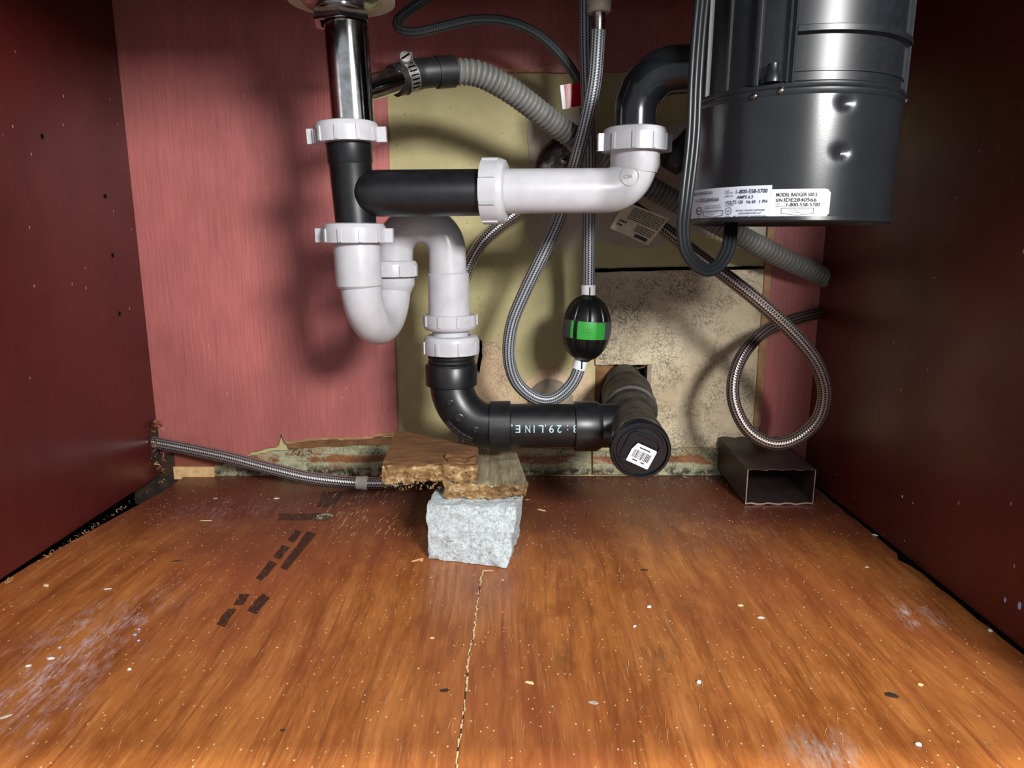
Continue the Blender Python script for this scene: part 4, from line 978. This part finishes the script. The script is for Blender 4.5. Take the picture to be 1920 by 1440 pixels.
# ================================================================== stone, scraps, downspout
def lift(p, z): return Vector((p[0], p[1], z))
s00, s10 = F(803, 1048), F(952, 1066); zt_ = .0585
top0, top1 = F(800, 946, zt_), F(968, 952, zt_)
tb0, tb1 = F(826, 914, zt_), F(978, 916, zt_)
c = [[[s00, top0], [s00 + Vector((.006, .075, 0)), tb0 + Vector((0, .03, 0))]], [[s10, top1], [s10 + Vector((.012, .085, 0)), tb1 + Vector((.004, .03, 0))]]]
g = Geo().hexa(c, (34, 26, 24), .0020, 90, 3); mz = min(v[2] for v in g.v); g.v = [(x, y, max(z, 0.0005)) for x, y, z in g.v]
solo('stone_block', g, 'stone', 'rough grey granite block propping the wood scraps on the floor', 'stone', smooth=60)
def plank(c_, n, amp, mat_top, tornfn, label, seed, name='wood_scrap'):
    r_ = thing(name, label, 'wood scrap', (c_[0][0][0] + c_[1][1][0]) / 2)
    g = Geo().hexa(c_, n, amp, 70, seed, tornfn); b_ = obj('board', g, mat_top, r_, 35)
    b_.data.materials.append(MAT['scrap_torn'])
    for p in b_.data.polygons:
        if p.normal.y < -.45: p.material_index = 1
    return r_
zl0, zl1 = .0600, .0745
lf0, lf1 = F(832, 906, zl1), F(990, 910, zl1); lb0, lb1 = F(836, 842, zl1), F(968, 846, zl1)
d_ = lambda p, z, dy=0: Vector((p.x, p.y + dy, z))
c = [[[d_(lf0, zl0, -.004), lf0], [d_(lb0, zl0), lb0]], [[d_(lf1, zl0, .004), lf1], [d_(lb1, zl0), lb1]]]
ws = plank(c, (40, 24, 10), .0030, 'scrap_grey', lambda x, y, z: .10 + 1.2 * max(0, 1 - y * 9), 'lower weathered grey-green wood scrap lying on the stone', 5)
g = Geo(); rnd = random.Random(8)
for k in range(40):
    x = rnd.random(); b_ = d_(lf0, zl0, -.004).lerp(d_(lf1, zl0, .004), x) + Vector((0, -.001, rnd.uniform(-.002, .013))); s_ = rnd.uniform(.0010, .0026)
    o = [b_ + Vector((rnd.uniform(-1, 1) * s_ * 1.9, rnd.uniform(-1, .6) * s_, rnd.uniform(-1, 1) * s_ * .7)) for _ in range(4)]
    g.add(o, [(0, 1, 2), (0, 2, 3), (0, 3, 1), (1, 3, 2)])
tag(obj('torn_edge', g, 'scrap_torn', ws, 0), kind='stuff')
zu0, zu1 = .0757, .0905
uf0, uf1 = F(716, 872, zu1), F(894, 872, zu1); ub0, ub1 = F(742, 806, zu1), F(897, 836, zu1)
c = [[[d_(uf0, zu0 - .003, -.002), uf0], [d_(ub0, zu0), ub0]], [[d_(uf1, zu0, -.008), uf1 + Vector((0, -.006, 0))], [d_(ub1, zu0), ub1]]]
us = plank(c, (46, 26, 10), .0040, 'scrap_brown', lambda x, y, z: .10 + 1.2 * max(0, 1 - y * 8), 'upper brown wood scrap with torn yellowish edge under the black elbow', 9)
g = Geo()
for k in range(110):
    x = rnd.random(); b_ = d_(uf0, zu0 - .003, -.002).lerp(d_(uf1, zu0, -.008), x) + Vector((0, -.001, rnd.uniform(-.006, .012))); s_ = rnd.uniform(.0010, .0030)
    o = [b_ + Vector((rnd.uniform(-1, 1) * s_, rnd.uniform(-1, .6) * s_, rnd.uniform(-1, 1) * s_)) for _ in range(4)]
    g.add(o, [(0, 1, 2), (0, 2, 3), (0, 3, 1), (1, 3, 2)])
tag(obj('torn_edge', g, 'scrap_torn', us, 0), kind='stuff')
# broken end knob of the upper scrap
cN = F(868, 878, .084)
g = Geo(); 
cc_ = [[[cN + Vector((-.016, -.010, -.010)), cN + Vector((-.017, -.006, .008))], [cN + Vector((-.016, .02, -.010)), cN + Vector((-.016, .02, .008))]], [[cN + Vector((.014, -.008, -.010)), cN + Vector((.013, -.004, .008))], [cN + Vector((.014, .02, -.010)), cN + Vector((.014, .02, .008))]]]
g.hexa(cc_, (12, 10, 8), .0032, 120, 4); obj('broken_end', g, 'scrap_brown', us, 35)
# brown downspout piece
ds = thing('downspout', 'short brown rectangular metal downspout piece on the floor', 'downspout', F(1460, 948))
bl, br_ = F(1397, 947), F(1524, 947); wv_ = br_ - bl; H = .0430
def dsec(y, zo, sc_=1.0, shift=0.0):
    cx = (bl.x + br_.x) / 2 + shift; hw = wv_.x / 2 * sc_; o = []
    for k in range(13): x = -1 + 2 * k / 12; o.append(Vector((cx + hw * x, y, zo + .0009 * math.sin(k * 1.9) * (1 if abs(x) < .95 else 0))))
    for k in range(1, 6): o.append(Vector((cx + hw, y, zo + H * k / 6)))
    for k in range(13): x = 1 - 2 * k / 12; o.append(Vector((cx + hw * x, y, zo + H + .0009 * math.sin(k * 1.9) * (1 if abs(x) < .95 else 0))))
    for k in range(5, 0, -1): o.append(Vector((cx - hw, y, zo + H * k / 6)))
    return o
y0_, y1_ = bl.y, PY - .003
A_, B_ = dsec(y0_, .001), dsec(y1_, .012, 1.0, -.004); A2, B2 = dsec(y0_, .001 + .0008 , .976), dsec(y1_, .0128, .976, -.004)
for q in (A2, B2):
    zm = sum(p.z for p in q) / len(q)
    for p in q: p.z = zm + (p.z - zm) * .955
n = len(A_); g = Geo(); fs_ = []
for k in range(n):
    m = (k + 1) % n; fs_ += [(k, m, n + m, n + k), (2 * n + k, 3 * n + k, 3 * n + m, 2 * n + m), (k, 2 * n + k, 2 * n + m, m)]
g.add(A_ + B_ + A2 + B2, fs_); obj('sheet_metal', g, 'downspout', ds, 30)
g = Geo(); e_ = Vector((0, -.0003, 0)); g.add([p + e_ for p in A_] + [p + e_ for p in A2], [(k, n + k, n + (k + 1) % n, (k + 1) % n) for k in range(n)]); obj('cut_edge', g, 'cut_metal', ds, 0)

# ================================================================== crumbs and chips
def chip(px, L, wd, th, ang, mat, label, cat='wood chip', group='wood chips on the floor', name='wood_chip', seed=0):
    a = F(*px); rnd = random.Random(seed + int(px[0])); o = []
    for k in range(7):
        q = 2 * math.pi * k / 7; x, y = math.cos(q) * L * rnd.uniform(.8, 1.1), math.sin(q) * wd * rnd.uniform(.7, 1.2)
        o.append(a + Vector((x * math.cos(ang) - y * math.sin(ang), x * math.sin(ang) + y * math.cos(ang), .0003)))
    g = Geo().prism(o[::-1], (0, 0, 0)); g = Geo()
    up = [p + Vector((0, 0, th * rnd.uniform(.5, 1.2))) for p in o]; n = 7; ctr = a + Vector((0, 0, th * 1.3))
    g.add(o + [a.lerp(p, .8) for p in up] + [ctr], [tuple(range(6, -1, -1))] + [(k, (k + 1) % n, n + (k + 1) % n, n + k) for k in range(n)] + [(n + k, n + (k + 1) % n, 14) for k in range(n)])
    return solo(name, g, mat, label, cat, group, smooth=0)
for i, (px, L_, w_, t_, an, m_, lb) in enumerate([
    ((783, 1051), .007, .0012, .0012, .5, 'chip_wood', 'curled tan wood shaving left of the stone block'),
    ((790, 1052), .002, .0022, .002, 0, 'chip_wood', 'round tan chip touching the stone block left foot'),
    ((756, 919), .0095, .0014, .0012, .3, 'scrap_torn', 'long pale splinter beside the floor hose end'),
    ((608, 970), .011, .0060, .0035, .45, 'rot', 'flake of broken plaster on the dark ink bar'),
    ((386, 977), .0085, .0008, .0008, .02, 'crumb_tan', 'cream splinter lying flat below the left rear corner'),
    ((519, 935), .0042, .0012, .0008, .2, 'crumb', 'white flake in front of the floor hose'),
    ((404, 935), .0040, .0016, .0008, 0, 'compound', 'grey flake near the left rear corner'),
    ((333, 1052), .0060, .0012, .0008, .3, 'cavity', 'dark sliver of bark on the left of floor'),
    ((1015, 957), .007, .0008, .0008, -.5, 'crumb_tan', 'pale splinter right of the stone block'),
    ((942, 1088), .0028, .0010, .0008, -.9, 'crumb_tan', 'small tan flake right below the stone block'),
    ((915, 1071), .0050, .0014, .0010, .0, 'chip_wood', 'tan chip pinched under the stone front edge'),
    ((87, 1098), .0045, .0022, .0012, -.6, 'crumb_tan', 'cream wood flake by the left wall gap'),
    ((202, 1105), .0036, .0008, .0006, .2, 'crumb', 'white sliver on the left of the floor'),
    ((993, 1281), .0040, .0018, .0008, -.4, 'crumb_tan', 'yellowish flake at front centre of floor'),
    ((810, 1197), .0020, .0011, .0008, 0, 'crumb_tan', 'tiny yellow crumb left of the floor crack'),
    ((1217, 1139), .0022, .0016, .0014, .4, 'crumb', 'white crumb below the cleanout plug'),
    ((1190, 1175), .0022, .0012, .0010, .9, 'crumb', 'white crumb front left of the cleanout crumb'),
    ((1388, 1136), .0030, .0017, .0010, -.2, 'crumb_tan', 'yellow flake on the right half of floor'),
    ((1427, 1159), .0034, .0014, .0010, 0, 'crumb', 'white flake right of the yellow flake'),
    ((1310, 1280), .0020, .0018, .0016, 0, 'crumb', 'white crumb at front right of floor'),
    ((1857, 1184), .0022, .0018, .0016, 0, 'crumb', 'white crumb against the right wall gap'),
    ((1640, 1004), .0035, .0012, .0012, -.8, 'crumb', 'white flakes by the right wall behind'),
    ((1625, 1064), .0025, .0014, .0008, 0, 'crumb_tan', 'tan crumb near the notch in floor edge'),
    ((1726, 1285), .0020, .0015, .0012, 0, 'crumb_tan', 'cream crumb at far front right of floor'),
    ((1722, 1397), .0022, .0016, .0014, 0, 'crumb', 'white crumb at the front edge right'),
    ((95, 1235), .0034, .0016, .0008, 0, 'crumb', 'white drop on the far left of floor'),
    ((54, 1249), .0022, .0014, .0008, 0, 'crumb', 'smaller white drop on the far left of floor'),
    ((112, 1215), .0016, .0014, .0008, 0, 'crumb_blue', 'pale blue crumb on the far left of floor'),
    ((253, 1191), .0018, .0016, .0010, 0, 'crumb_blue', 'largest pale blue crumb of the left cluster'),
    ((261, 1181), .0013, .0012, .0010, 0, 'crumb_blue', 'upper pale blue crumb of the left cluster'),
    ((260, 1202), .0013, .0012, .0010, 0, 'crumb_blue', 'lower pale blue crumb of the left cluster'),
    ((243, 1256), .0018, .0014, .0010, 0, 'crumb', 'white crumb below the pale blue cluster'),
    ((10, 1345), .0042, .0018, .0010, .6, 'compound', 'grey-green flake at the left front edge'),
    ((833, 1295), .0036, .0022, .0004, 0, 'cavity', 'dark round scab left of the floor crack'),
    ((1672, 1304), .0050, .0036, .0005, -.3, 'cavity', 'dark oval knot scab at front right of floor'),
    ((1208, 1069), .0042, .0022, .0005, 0, 'cavity', 'dark knot scab below the cleanout plug'),
    ((1112, 1318), .0042, .0020, .0004, -.2, 'compound', 'grey spot at front centre right of floor'),
    ((530, 1370), .0020, .0014, .0004, 0, 'cavity', 'dark speck at front left of floor')]):
    chip(px, L_, w_, t_, an, m_, lb, seed=i)
g = Geo(); rnd = random.Random(77)
def grain(g, p, s_, flat=.5):
    o = [p + Vector((rnd.uniform(-1, 1) * s_, rnd.uniform(-1, 1) * s_, .0002 + (0 if k < 3 else s_ * flat))) for k in range(4)]
    g.add(o, [(0, 1, 2), (0, 2, 3), (0, 3, 1), (1, 3, 2)])
for k in range(1700):
    p = Vector((rnd.uniform(XL + .035, XR - .012), YF + (YB - .012 - YF) * rnd.random() ** .8, 0))
    grain(g, p, rnd.choice([.0004, .0006, .0006, .0009]))
solo('sawdust', g, 'crumb_tan', 'fine pale dust and grit scattered over the whole floor', 'dust', smooth=0, kind='stuff')
g = Geo()
for k in range(260):
    p = W(rnd.uniform(960, 1380), 890, PY - .004); p = Vector((p.x, PY - .003 - abs(rnd.gauss(0, .018)), 0)); grain(g, p, rnd.uniform(.0006, .0018), .8)
for k in range(140):
    y = rnd.uniform(.45, .87); p = Vector((XL + .004 + .02 * rnd.random() * (y - .4) , y, 0)); grain(g, p, rnd.uniform(.0005, .0014), .8)
solo('plaster_grit', g, 'rot', 'coarse crumbled plaster grit along the rear and left edges', 'grit', smooth=0, kind='stuff')
# curled fibres along the left gap
g = Geo(); rnd = random.Random(31)
for k in range(22):
    y = rnd.uniform(.52, .86); x = XL + .006 + (y - .52) * .04; r_ = rnd.uniform(.0010, .0026); a0 = rnd.random() * 6; n = 7
    pts = [Vector((x + math.cos(a0 + i * .6) * r_, y + rnd.uniform(-.001, .001), .002 + r_ + math.sin(a0 + i * .6) * r_)) for i in range(n)]
    g.tube(pts, .00022, 5)
solo('wood_fibres', g, 'chip_wood', 'curled wood fibres standing along the gap by left wall', 'fibres', kind='stuff')
